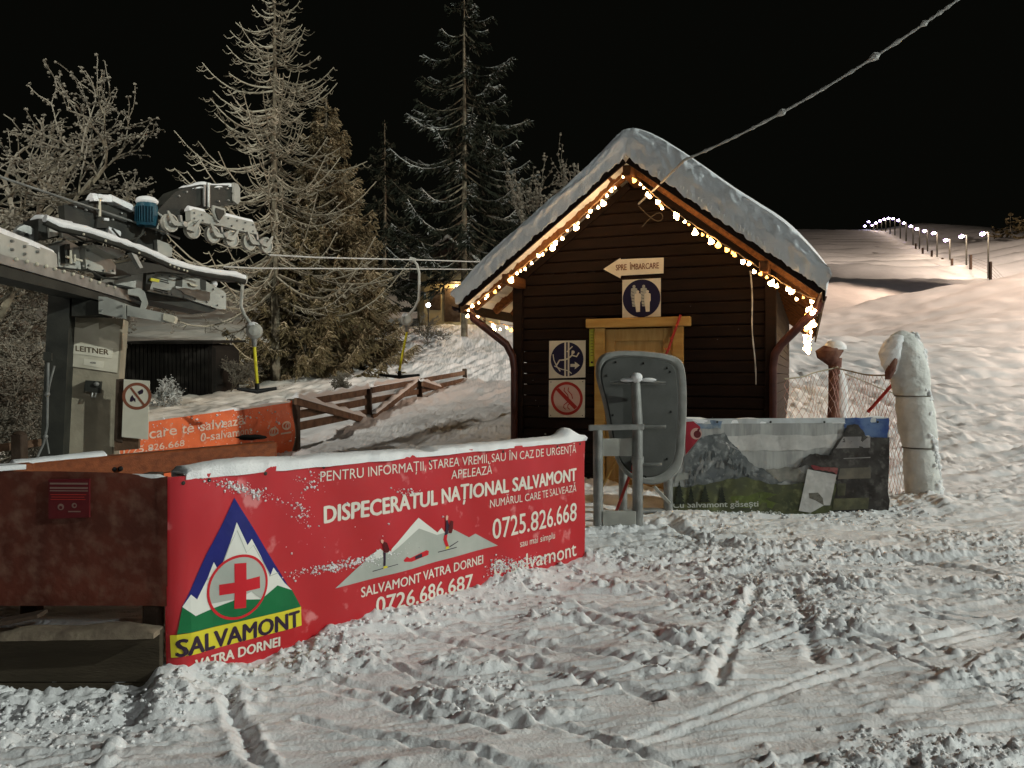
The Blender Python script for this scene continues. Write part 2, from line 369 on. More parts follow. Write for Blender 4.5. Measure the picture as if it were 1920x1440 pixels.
    U2 = X+.25*Y+2*fbm(X*.12, Y*.12, 56); V2 = Y-.35*X+3*fbm(X*.09, Y*.09, 57)
    l1 = 1-np.abs(2*fbm(U2*.18, V2*1.9, 58, 3, .5)-1); l2 = 1-np.abs(2*fbm(U2*.9+5, V2*.22, 59, 2)-1)
    z += rs*(-.07*sst(.86, .98, l1)+.05*sst(.6, .85, l1)-.05*sst(.90, .98, l2)*sst(13, 18, Y))
    return z
def H(x, y):
    X = np.array([[float(x)]]); Y = np.array([[float(y)]]); return float((base_h(X, Y)+detail_h(X, Y))[0, 0])
def geo(a, b, st, g):
    out = [a]; 
    while out[-1] < b: out.append(out[-1]+st); st *= g
    return out
xs = list(np.arange(-3.0, 4.4, .0125)); xs += geo(4.4, 8, .018, 1.005)[1:]; xs += geo(xs[-1], 420, .04, 1.026)[1:]
xl_ = [-(t) for t in geo(3.0, 6, .02, 1.008)[1:]]; xl_ += [-t for t in geo(-xl_[-1], 300, .05, 1.04)[1:]]
xs = np.array(sorted(xl_)+xs)
ys = list(np.arange(2.9, 5.2, .0115))+list(np.arange(5.2, 9.2, .017)); ys += geo(ys[-1], 700, .03, 1.012)[1:]
yb = [2.9-t for t in geo(0, 60, .03, 1.25)[1:]]; ys = np.array(sorted(yb)+ys)
XX, YY = np.meshgrid(xs, ys)
ZZ = base_h(XX, YY)+detail_h(XX, YY)
# thrown lumps stamped into the crust
for k in range(1500):
    cy = 2.9+6.2*rng.random()**1.6; cx = (rng.random()-.5)*1.5*cy+.1
    if cx < (BL[0]+(cy-BL[1])*.952)+.1 and cy > 3.7: continue
    mval = fbm(np.array([cx*1.1+3]), np.array([cy*1.6]), 31)[0]
    if mval < .40+rng.random()*.12: continue
    r = .012+.034*rng.random()**2.5; h = r*(.5+.5*rng.random())
    i0, i1 = np.searchsorted(xs, [cx-r*1.5, cx+r*1.5]); j0, j1 = np.searchsorted(ys, [cy-r*1.5, cy+r*1.5])
    if i1 <= i0 or j1 <= j0: continue
    a = rng.random()*3; ex = .6+.5*rng.random(); dx = XX[j0:j1, i0:i1]-cx; dy = YY[j0:j1, i0:i1]-cy
    q = (dx*math.cos(a)+dy*math.sin(a))/ex, (-dx*math.sin(a)+dy*math.cos(a))*1.1
    dd = 1-(q[0]**2+q[1]**2)/r**2; ZZ[j0:j1, i0:i1] += h*np.sqrt(np.clip(dd, 0, 1))*(1 if rng.random() < .8 else -.8)
ny, nx = XX.shape; print('terrain', nx, ny, nx*ny)
idx = np.arange(nx*ny).reshape(ny, nx)
Fq = np.stack([idx[:-1, :-1], idx[:-1, 1:], idx[1:, 1:], idx[1:, :-1]], -1).reshape(-1, 4)
V = np.stack([XX, YY, ZZ], -1).reshape(-1, 3)
ground_m = M['snow'].copy(); ground_m.name = 'ground_snow'
nt = ground_m.node_tree; b = nt.nodes['Principled BSDF']     # tan tint paints warm light onto the wooded hillside on the left
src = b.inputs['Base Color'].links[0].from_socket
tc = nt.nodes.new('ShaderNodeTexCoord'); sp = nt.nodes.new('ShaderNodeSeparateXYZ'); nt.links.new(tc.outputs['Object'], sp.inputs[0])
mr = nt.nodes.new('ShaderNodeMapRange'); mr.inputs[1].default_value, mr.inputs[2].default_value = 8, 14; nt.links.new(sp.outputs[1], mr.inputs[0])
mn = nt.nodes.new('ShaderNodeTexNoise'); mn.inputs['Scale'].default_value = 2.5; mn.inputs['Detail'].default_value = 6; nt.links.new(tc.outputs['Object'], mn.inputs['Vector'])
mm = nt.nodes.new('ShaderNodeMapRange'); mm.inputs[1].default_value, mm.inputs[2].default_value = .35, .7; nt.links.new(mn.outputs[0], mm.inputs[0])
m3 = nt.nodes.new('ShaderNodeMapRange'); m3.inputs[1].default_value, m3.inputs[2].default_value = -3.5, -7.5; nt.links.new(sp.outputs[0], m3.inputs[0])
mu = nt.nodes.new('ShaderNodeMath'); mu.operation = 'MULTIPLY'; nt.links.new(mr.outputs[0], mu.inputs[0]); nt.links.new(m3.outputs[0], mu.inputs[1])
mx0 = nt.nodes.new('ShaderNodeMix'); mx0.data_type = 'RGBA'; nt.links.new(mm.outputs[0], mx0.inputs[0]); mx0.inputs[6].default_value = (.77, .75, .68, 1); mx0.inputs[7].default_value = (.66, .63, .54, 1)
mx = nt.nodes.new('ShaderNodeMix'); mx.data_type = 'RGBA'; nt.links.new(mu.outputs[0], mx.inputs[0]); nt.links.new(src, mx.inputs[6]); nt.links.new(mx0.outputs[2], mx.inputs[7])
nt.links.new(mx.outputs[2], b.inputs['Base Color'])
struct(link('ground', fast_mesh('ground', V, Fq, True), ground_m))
def Hg(x, y):
    i = min(max(np.searchsorted(xs, x), 1), nx-1); j = min(max(np.searchsorted(ys, y), 1), ny-1); return float(ZZ[j, i])
# loose clods lying on the snow
T = (1+5**.5)/2; ICO = np.array([(-1, T, 0), (1, T, 0), (-1, -T, 0), (1, -T, 0), (0, -1, T), (0, 1, T), (0, -1, -T), (0, 1, -T), (T, 0, -1), (T, 0, 1), (-T, 0, -1), (-T, 0, 1)])/1.9
ICF = np.array([(0, 11, 5), (0, 5, 1), (0, 1, 7), (0, 7, 10), (0, 10, 11), (1, 5, 9), (5, 11, 4), (11, 10, 2), (10, 7, 6), (7, 1, 8), (3, 9, 4), (3, 4, 2), (3, 2, 6), (3, 6, 8), (3, 8, 9), (4, 9, 5), (2, 4, 11), (6, 2, 10), (8, 6, 7), (9, 8, 1)])
def blobs(pos, rad, flat=.7, jit=.3):
    n = len(pos); v = ICO[None]*(1+rng.uniform(-jit, jit, (n, 12, 1)))*np.asarray(rad)[:, None, None]; v[..., 2] *= flat
    a = rng.random(n)*6.28; c, s_ = np.cos(a)[:, None], np.sin(a)[:, None]
    x = v[..., 0]*c-v[..., 1]*s_; y = v[..., 0]*s_+v[..., 1]*c; v = np.stack([x, y, v[..., 2]], -1)+np.asarray(pos)[:, None, :]
    f = (ICF[None]+12*np.arange(n)[:, None, None]).reshape(-1, 3); return v.reshape(-1, 3), f
pos = []; rad = []
while len(pos) < 5200:
    cy = 2.95+5.6*rng.random()**1.5; cx = (rng.random()-.5)*1.5*cy+.1
    if cx < (BL[0]+(cy-BL[1])*.952)+.06 and cy > 3.75: continue
    if fbm(np.array([cx*1.1+3]), np.array([cy*1.6]), 31)[0] < .46+rng.random()*.13: continue
    r = .003+.013*rng.random()**3; pos.append((cx, cy, Hg(cx, cy)+r*.2)); rad.append(r)
for k in range(260):       # along the foot of the red banner and round its left end
    t = rng.random(); u = t*3.2-.15; off = .03+.22*rng.random()**1.5; cx = BL[0]+BD[0]*u+BD[1]*off; cy = BL[1]+BD[1]*u-BD[0]*off
    r = .005+.018*rng.random()**2.5; pos.append((cx, cy, Hg(cx, cy)+r*.3)); rad.append(r)
for k in range(120):
    cx = 1.5+2.9*rng.random(); cy = 8.1+.22*rng.random(); r = .006+.02*rng.random()**2; pos.append((cx, cy, Hg(cx, cy)+r*.3)); rad.append(r)
v, f = blobs(pos, rad)
o = link('snow_clods', fast_mesh('snow_clods', v, f, True), M['clod'])
o['kind'] = 'stuff'; o['label'] = 'loose crumbs and clods of snow lying on the trodden ground'
# ================================================================== FLOODLIGHT MASTS (outside the picture; key mast is assumed, the other masts are added)
def mast(loc, aim, watts, col, label, cone=120):
    g = base_h(np.array([[loc[0]]]), np.array([[loc[1]]]))[0, 0]
    t = thing('unseen_floodlight_mast', label, 'floodlight', (loc[0], loc[1], float(g)))
    part('pole', MB().tube([(loc[0], loc[1], g-.5), (loc[0], loc[1], loc[2]+.3)], [.14, .08], 12), M['steel'], t)
    d = (Vector(aim)-Vector(loc)).normalized(); c = Vector(loc)
    part('lamp_head', MB().beam(c-d*.35, c-d*.12, .5, .4), M['steel_dark'], t)
    part('lamp_glass', MB().beam(c-d*.118, c-d*.10, .44, .34), mat('flood_glass', (1, 1, 1), .3, emit=30, ecol=col), t)
    lamp('floodlight', 'SPOT', c, watts, col, aim, cone, .35, t).data.spot_blend = 1 if cone < 90 else .5
mast(KEY_POS, (0, 12, 1), KEY_W, KEY_COL, 'assumed unseen tall floodlight mast on the piste side right of the hut')  # mast assumed from the strong light falling across the snow from the right
mast(FILL_POS, (1, 9, 1), FILL_W, FILL_COL, 'added unseen floodlight mast behind the viewer as frontal fill')  # mast added as frontal fill for the hut front, signs and roof snow
mast(PISTE_POS, (62, 165, 27), PISTE_W, PISTE_COL, 'added unseen floodlight mast past the right edge aimed up the piste', 75)  # mast added to brighten the upper piste
mast(LEFT_POS, (-6.5, 22, 4), LEFT_W, LEFT_COL, 'added unseen floodlight mast left behind the viewer aimed at the lift and the wood', 42)  # mast added to brighten the left hillside and the lift
# ------------------------------------------------------------------ lamps up the slope
slope_rank = ['nearest', 'second nearest', 'third nearest', 'fourth nearest', 'fifth nearest', 'sixth nearest', 'seventh nearest', 'eighth nearest', 'ninth nearest']
for i, (px, py, Y) in enumerate(LAMPS):
    p = P(px, py, Y); g = Hg(p.x, Y); nm = slope_rank[i] if i < 9 else ['tenth', 'eleventh', 'twelfth', 'thirteenth', 'fourteenth', 'fifteenth', 'second farthest', 'farthest'][i-9]
    w = 'glaring white lamp on a pole beside the piste, %s of the row' % nm
    t = thing('slope_lamp', w, 'lamp', (p.x, Y, g), group='lamps lining the ski slope')
    hx = p.x-.5; z = max(p.z, g+2.5)
    part('pole', MB().tube([(p.x, Y, g-.3), (p.x, Y, z+.15)], [.10*(Y/80)**.6, .07*(Y/80)**.6], 6), M['steel_dark'], t)
    part('arm', MB().tube([(p.x, Y, z+.1), (hx, Y, z+.12)], .05, 6), M['steel'], t)
    r = .12+Y*.0008
    part('lamp_head', MB().ball((hx, Y-.05, z), r*.8, 10, 7, (1.15, 1, .9)), M['lamp_head'], t)
    part('violet_halo', MB().ball((hx, Y+r*1.2, z), r*1.35, 12, 8, (1.1, .8, .9)), M['lamp_glow'], t)  # emitting ball added behind the lamp as its violet halo
    if i < 15:
        lamp('slope_light', 'POINT', (hx-.3, Y-r-.5, z-.1), SLOPE_W*(1 if i < 4 else .45), SLOPE_COL, size=.3, parent=t)
for lx, ly, lz, lb in ((43.5, 61, 10, 'first'), (40, 46, 11, 'second'), (38, 32, 11, 'third')):     # lamps added past the right edge to warm and brighten the lower piste
    g = Hg(lx, ly); t = thing('slope_lamp', 'added unseen warm lamp on a pole of the piste row past the right edge, %s' % lb, 'lamp', (lx, ly, g), group='lamps lining the ski slope')
    part('pole', MB().tube([(lx, ly, g-.3), (lx, ly, g+lz)], [.13, .09], 8), M['steel'], t); part('arm', MB().tube([(lx, ly, g+lz), (lx-.6, ly, g+lz)], .04, 6), M['steel'], t)
    part('lamp_head', MB().ball((lx-.6, ly, g+lz), .2, 10, 7), M['lamp_head'], t); lamp('slope_light', 'SPOT', (lx-.95, ly-.1, g+lz-.1), 24000 if ly > 40 else 14000, (1.0, .68, .49), aim=(13, ly-3, H(13, ly-3)), spot=84, size=.3, parent=t)
# marker posts of the safety net with the net between them
NP = [(1888, 65), (1857, 74), (1820, 85), (1785, 97), (1767, 110), (1747, 124), (1730, 140), (1717, 156)]
net = thing('slope_safety_net', 'dark mesh safety net strung on posts along the foot of the slope lamps', 'net', (40, 70, Hg(40, 70)))
tops = []
for px, Y in NP:
    x = (px-960)/F*Y; g = Hg(x, Y); part('post', MB().tube([(x, Y, g-.2), (x, Y, g+1.5)], .10+Y*.0006, 6), M['post_dark'], net); tops.append(Vector((x, Y, g)))
nm = MB()
for a, b in zip(tops[:-1], tops[1:]):
    for k in range(4): nm.tube([a+Vector((0, 0, .3+.33*k)), b+Vector((0, 0, .3+.33*k))], .012, 3, False)
part('net_mesh', nm, M['post_dark'], net, 0)

# ================================================================== HUT
WL = 3.13; HD = 9.6
hutpl = Plane((.127, 10.32), (.934, -.358))
HR = math.atan2(-.358, .934)
hut = thing('ticket_hut', 'dark brown timber hut with thick snow on its gable roof and string lights', 'hut', (.127, 10.32, 0), HR)
SL = .764; ZR = 4.236
def roofz(x): return ZR-SL*abs(x-WL/2)
def hp(nm, mb, m, parent=None, **k): return part(nm, mb, m, parent or hut, local=True, **k)
dx0, dx1 = 1.026, 2.143      # door frame outer
pieces = []
ph = .145
z = -.1; k = 0
while z < 4.05:
    z1 = z+ph-.008; 
    def hw(zz): return min(WL/2, (ZR-.10-zz)/SL)
    a0, a1 = hw(z), hw(z1)
    if a0 < .08: break
    a1 = max(a1, .02)
    yo = -.03+random.uniform(-.003, .003)
    spans = [(-1, 1)] if z > 2.22 else [(-1, dx0), (dx1, 1)]
    for s0, s1 in spans:
        l0 = WL/2-a0 if s0 == -1 else s0; l1 = WL/2-a1 if s0 == -1 else s0
        r0 = WL/2+a0 if s1 == 1 else s1; r1 = WL/2+a1 if s1 == 1 else s1
        mb = MB(); bv = .012
        fr = [(l0, yo+bv, z), (r0, yo+bv, z), (r0, yo, z+bv), (r1, yo, z1-bv), (r1, yo+bv, z1), (l1, yo+bv, z1), (l1, yo, z1-bv), (l0, yo, z+bv)]
        bk = [(l0, .03, z), (r0, .03, z), (r0, .03, z+bv), (r1, .03, z1-bv), (r1, .03, z1), (l1, .03, z1), (l1, .03, z1-bv), (l0, .03, z+bv)]
        mb.add(fr+bk, [(0, 1, 2, 7), (7, 2, 3, 6), (6, 3, 4, 5), (15, 14, 13, 12, 11, 10, 9, 8)]+[(i, i+8, (i+1) % 8+8, (i+1) % 8) for i in range(8)])
        hp('wall_board', mb, M['hut_wood'], smooth=0)
    z += ph; k += 1
# right-hand and left-hand side walls, back wall
side_me = None
for k in range(21):
    z = -.1+k*ph
    if z+ph > roofz(WL)+.02: break
    for sx in (WL+.0, 0):
        mb = MB().box((sx, HD/2+.03, z+ph/2-.004), (.05, HD-.03, ph-.008)); hp('wall_board', mb, M['hut_wood'], smooth=0)
bw = MB(); bw.add([(0, HD, -.1), (WL, HD, -.1), (WL, HD, roofz(WL)-.1), (WL/2, HD, ZR-.1), (0, HD, roofz(0)-.1)], [(0, 1, 2, 3, 4)])
bw.add([(0, HD+.05, -.1), (WL, HD+.05, -.1), (WL, HD+.05, roofz(WL)-.1), (WL/2, HD+.05, ZR-.1), (0, HD+.05, roofz(0)-.1)], [(4, 3, 2, 1, 0)]); hp('back_wall', bw, M['hut_wood'])
for sx in (-.03, WL+.03): hp('corner_board', MB().box((sx, -.035, 1.45), (.13, .10, 3.1)), M['hut_wood'])
hp('inner_wall', MB().box((WL/2, .08, 1.4), (WL-.1, .02, 3.0)), M['hut_wood'])
# door with frame
hp('door_lintel', MB().box(((.919+2.233)/2, -.075, 2.27), (1.314, .11, .115)), M['pine'])
hp('door_jamb', MB().box((dx0+.065, -.06, 1.1), (.13, .08, 2.22)), M['pine'])
hp('door_jamb', MB().box((dx1-.065, -.06, 1.1), (.13, .08, 2.22)), M['pine'])
dr = hp('door', MB().box((1.585, -.01, 1.1), (.86, .04, 2.2)), M['door'])
dl, drr = 1.165, 2.005
f = MB(); 
for (x0, x1, z0, z1) in ((dl, dl+.11, .1, 2.19), (drr-.11, drr, .1, 2.19), (dl+.112, drr-.112, 2.04, 2.19), (dl+.112, drr-.112, 1.18, 1.28), (dl+.112, drr-.112, .1, .3)):
    f.box(((x0+x1)/2, -.042, (z0+z1)/2), (x1-x0, .024, z1-z0))
part('door_frame_rail', f, M['door'], dr, local=True)
part('door_panel', MB().box((1.585, -.036, 1.66), (.42, .012, .52)), M['door'], dr, local=True)
part('door_panel', MB().box((1.585, -.036, .74), (.42, .012, .66)), M['door'], dr, local=True)
part('door_handle', MB().tube([(1.93, -.05, 1.1), (1.93, -.1, 1.1), (1.83, -.1, 1.1)], .012, 8), M['steel'], dr, local=True)
# roof structure
S0 = 2.14; Y0 = -.70; Y1 = 10.3; sec = math.hypot(1, SL); ang = math.atan(SL)
for sd in (-1, 1):
    nb = 12; bwid = S0*sec/nb
    for i in range(nb):
        s = (i+.5)*bwid/sec; c = (WL/2+sd*s, (Y0+Y1)/2+random.uniform(-.03, .03), ZR-SL*s-.012)
        hp('roof_board', MB().box(c, (bwid-.012, Y1-Y0, .024), (0, sd*ang, 0)), M['soffit'], smooth=0)
    a = Vector((WL/2+sd*.03, Y0+.02, ZR-.08)); b = Vector((WL/2+sd*(S0+.01), Y0+.02, ZR-SL*S0-.08))
    hp('rake_board', MB().beam(a, b, .035, .10, (0, 0, 1)), M['hut_wood'])
    for j in range(16):
        y = -.30+j*.7
        a = Vector((WL/2+sd*.02, y, ZR-.09)); b = Vector((WL/2+sd*(S0-.02), y, ZR-SL*S0-.085))
        if -.1 < y < .1: continue
        hp('rafter', MB().beam(a, b, .07, .12), M['soffit'])
    e = (WL/2+sd*(S0+.025), ZR-SL*S0-.06)
    hp('eave_board', MB().box((e[0], (Y0+Y1)/2, e[1]-.03), (.03, Y1-Y0-.06, .20)), M['hut_wood'])
    g = MB(); gx, gz = WL/2+sd*(S0+.11), ZR-SL*S0-.10; pr = []
    for q in range(9): th = math.pi*(1+q/8); pr.append((math.cos(th)*.06, math.sin(th)*.06))
    vs = [(gx+x, Y0+.1, gz+zz) for x, zz in pr]+[(gx+x, Y1-.1, gz+zz) for x, zz in pr]+[(gx+x*.93, Y0+.1, gz+zz*.93) for x, zz in pr]+[(gx+x*.93, Y1-.1, gz+zz*.93) for x, zz in pr]
    g.add(vs, [(i, i+1, i+10, i+9) for i in range(8)]+[(i+18, i+27, i+28, i+19) for i in range(8)]); 
    if sd == -1: hp('gutter', g, M['gutter'])
    wx = WL+.06 if sd == 1 else -.06
    dp = [(WL/2+sd*(S0+.02), -.38, gz-.0), (WL/2+sd*(S0-.03), -.36, gz-.14), (wx+sd*.10, -.15, 1.98 if sd == 1 else 2.02), (wx+sd*.02, -.125, 1.86), (wx+sd*.0, -.12, 1.7), (wx, -.12, -.05)]
    hp('downpipe', MB().tube(dp, [.05, .05, .05, .05, .045, .045], 12), M['gutter'])
for x, zz in ((WL/2, ZR-.2), (0.02, roofz(0)-.22), (WL-.02, roofz(WL)-.22)):
    hp('purlin', MB().box((x, -.33, zz), (.10, .62, .13)), M['soffit'])
# amber-lit battens between wall and roof
for sx in (-1, 1):
    a = Vector((WL/2+sx*.1, -.055, ZR-.24)); b = Vector((WL/2+sx*1.52, -.055, ZR-.24-1.42*SL)); hp('gable_trim', MB().beam(a, b, .03, .09), M['hut_wood'])
# ------------------------------------------------------------------ snow on the roof
ns = 230; yl = []
def tk(s, y):
    t = .27+.22*sst(-.25, .5, s); t = t*(1-.45*np.clip((abs(s)-1.55)/.65, 0, 1)**2.2)
    return t*(.92+.16*vnoise(np.array([s*1.5]), np.array([y*.8]), 3)[0])
vs = []; loops = 0
ysn = np.linspace(Y0-.06, Y1+.05, 44); js = []
prof = [('f', a) for a in np.linspace(0, 1, 17)[:-1]]+[('t', y) for y in ysn]+[('b', a) for a in (.66, .33, 0)]
for i in range(ns+1):
    s = -2.19+4.38*i/ns
    for kind, a in prof:
        y = ysn[0] if kind == 'f' else (ysn[-1] if kind == 'b' else a)
        t = tk(s, y); zb = ZR-SL*abs(s)+.022; zt = ZR-SL*math.sqrt(s*s+.05)+t+.12*math.exp(-(s/.3)**2)
        if kind == 'f':
            hh = a; n1 = fbm(np.array([s*9.]), np.array([a*3.]), 71)[0]; n2 = fbm(np.array([s*16.]), np.array([a*6.]), 72)[0]
            low = -(.02+.06*n2+.05*fbm(np.array([s*34.]), np.array([0.]), 74)[0])*(1-hh/.2 if hh < .2 else 0)
            yy = y-.0-.075*math.sin(min(hh*1.25, 1)*math.pi*.7)*(.65+.6*n1)+.05*(n2-.5)+.03*(1-hh); zz = zb+(zt-.05-zb)*hh+low
        elif kind == 't':
            ed = min(1, (y-ysn[0])/.12); zz = zt-.05*(1-ed)**2+.012*(fbm(np.array([s*5.]), np.array([y*5.]), 73)[0]-.5); yy = y
        else: yy = y+.03; zz = zb+(zt-zb)*a
        vs.append((WL/2+s+(.05*np.sign(s)*(abs(s) > 2.1)*math.sin(math.pi*max(0, min(1, (zz-zb)/.2)))), yy, zz))
m_ = len(prof); fs = []
for i in range(ns):
    for j in range(m_): fs.append((i*m_+j, i*m_+(j+1) % m_, (i+1)*m_+(j+1) % m_, (i+1)*m_+j))
rs_ = MB(); rs_.add(vs, fs); rs_.f.append(tuple(range(m_-1, -1, -1))); rs_.f.append(tuple(ns*m_+j for j in range(m_)))
me = rs_.mesh('roof_snow'); bm = bmesh.new(); bm.from_mesh(me); bmesh.ops.recalc_face_normals(bm, faces=bm.faces); bm.to_mesh(me); bm.free()
hp('roof_snow', me, M['roof_snow'], smooth=60)
# small snow caps and icicles hanging from the right rake
ic = MB()
for k in range(46):
    s = .15+2.0*random.random(); p = Vector((WL/2+s, Y0-.06, ZR-SL*s+.03)); L = .03+.06*random.random()**2
    ic.tube([p, p-Vector((0, 0, L))], [.012, .002], 5)
hp('icicle_fringe', ic, M['roof_snow'], kind='stuff')

# ------------------------------------------------------------------ string lights
def bulb_mesh():
    mb = MB(); mb.lathe((0, 0, 0), (0, 0, -1), [(.006, -.01), (.009, 0), (.020, .018), (.029, .034), (.022, .046), (.004, .052)], 10); return mb.mesh('bulb')
BM, BA = bulb_mesh(), bulb_mesh(); BM.materials.append(M['bulb']); BA.materials.append(M['bulb_amber'])
for q in (BM, BA): q.polygons.foreach_set('use_smooth', [True]*len(q.polygons))
RZm = Matrix.Rotation(HR, 4, 'Z'); HM = Matrix.Translation((.127, 10.32, 0)) @ RZm
def lights(label, pts, n, amber=.2, jit=.05, spread=(.02, .02, .03), group='string lights round the hut roof'):
    """pts in hut coordinates"""
    pts = [Vector(p) for p in pts]
    t = thing('string_lights', label, 'string lights', pts and HM@pts[0], HR, group)
    base = pts[0]
    L = [0]
    for a, b in zip(pts[:-1], pts[1:]): L.append(L[-1]+(b-a).length)
    def at(d):
        for i in range(len(pts)-1):
            if d <= L[i+1]: return pts[i].lerp(pts[i+1], (d-L[i])/max(1e-6, L[i+1]-L[i]))
        return pts[-1].copy()
    wp = []
    for i in range(n+1):
        d = L[-1]*i/n; p = at(d)-base; wp.append(p+Vector((0, 0, -.012*(i % 2))))
    part('wire', MB().tube(wp, .006, 5), M['bulbwire'], t, local=True)
    for i in range(n):
        am = random.random() < amber
        o = link('bulb', BA if am else BM, None, t); q = wp[i].lerp(wp[i+1], random.uniform(.1, .9))
        o.location = q+Vector((random.uniform(-1, 1)*spread[0], random.uniform(-1, 1)*spread[1], -.01-spread[2]*random.random()))
        o.rotation_euler = (random.uniform(-.7, .7), random.uniform(-.7, .7), 0); s = random.choice((.5, .65, .8, 1.0, 1.3)); o.scale = (s,)*3
xc = WL/2
def rk(s, dz=-.20): return (xc+s, -.60, ZR-SL*abs(s)+dz)
lights('string of warm bulbs along the left slope of the hut gable', [rk(-.03, -.20), rk(-.6, -.27), rk(-1.2, -.26), rk(-2.12, -.17)], 30, .12)
lights('string of warm bulbs along the right slope of the hut gable', [rk(.03, -.2), rk(.5, -.3), rk(1.2, -.28), rk(1.9, -.26), rk(2.08, -.2)], 32, .3, spread=(.03, .05, .05))
lights('bulbs strung under the right eave running to the rear of the hut', [(xc+2.05, -.62, 2.42), (xc+2.04, 0, 2.40), (xc+2.03, .8, 2.30), (xc+2.04, 1.1, 2.38), (xc+2.0, 2.0, 2.25), (xc+2.0, 4.0, 2.28), (xc+2.0, 6, 2.24), (xc+2.0, 10, 2.25)], 80, .15, spread=(.05, .05, .09))
lights('bulbs strung under the left eave running to the rear of the hut', [(xc-2.08, -.62, 2.46), (xc-2.0, 0, 2.33), (xc-1.95, 1.0, 2.33), (xc-1.95, 3, 2.32), (xc-1.95, 5, 2.3)], 34, .3, spread=(.05, .05, .07))
# ------------------------------------------------------------------ iced cable from the gable, hanging lead
cb = MB(); a = HM@Vector((xc+.02, -.05, 3.76)); b = P(1283, 300, 8.3); c_ = P(1830, -25, 6.6)
pts = [a, a.lerp(b, .5)+Vector((0, 0, -.01)), b]; r = [.012, .012, .014]
for i in range(1, 90):
    q = i/89; p = b.lerp(c_, q); p.z -= .22*4*q*(1-q)*.5; pts.append(p); r.append(.010+.012*random.random()**3+(.02 if i in (34, 35, 62, 63, 76) else 0))
single('overhead_cable', cb.tube(pts, r, 7), M['wire'], 'ice-crusted electric cable rising from the hut gable to the upper right', 'cable', a)
cb = MB(); pts = []
for q in np.linspace(0, 1, 24): pts.append(HM@Vector((2.93+.06*q+.01*math.sin(9*q), -.09-.01*math.cos(7*q), 2.85-1.35*q)))
single('hanging_wire', cb.tube(pts, [.006+.004*random.random() for _ in pts], 6), M['wire'], 'frosty wire hanging down the right part of the hut front', 'wire', pts[0])
cb = MB(); pts = []
for q in np.linspace(0, 1, 14): pts.append(HM@Vector((1.6+.30*math.sin(q*3.0), -.12, 3.72-.30*q-.12*math.sin(q*6))))
single('loose_wire', cb.tube(pts, .006, 5), M['wire_dark'], 'loose looped wire below the gable peak of the hut', 'wire', pts[0])
# ================================================================== LETTERING AND PRINT
_tc = {}
def glyphs(txt, bold=0.0, shear=0):
    k = (txt, bold, shear)
    if k in _tc: return _tc[k]
    cu = bpy.data.curves.new('lettering', 'FONT'); cu.body = txt; cu.size = 1; cu.offset = bold; cu.shear = shear; cu.resolution_u = 3; cu.fill_mode = 'FRONT' if hasattr(cu, 'fill_mode') else cu.fill_mode
    ob = bpy.data.objects.new('lettering', cu); C.objects.link(ob); bpy.context.view_layer.update()
    me = bpy.data.meshes.new_from_object(ob.evaluated_get(bpy.context.evaluated_depsgraph_get()))
    bpy.data.objects.remove(ob); v = [(p.co.x, p.co.y) for p in me.vertices]; f = [tuple(p.vertices) for p in me.polygons]; bpy.data.meshes.remove(me)
    x0 = min(p[0] for p in v); x1 = max(p[0] for p in v); _tc[k] = ([((x-x0)/(x1-x0), y/.72) for x, y in v], f); return _tc[k]
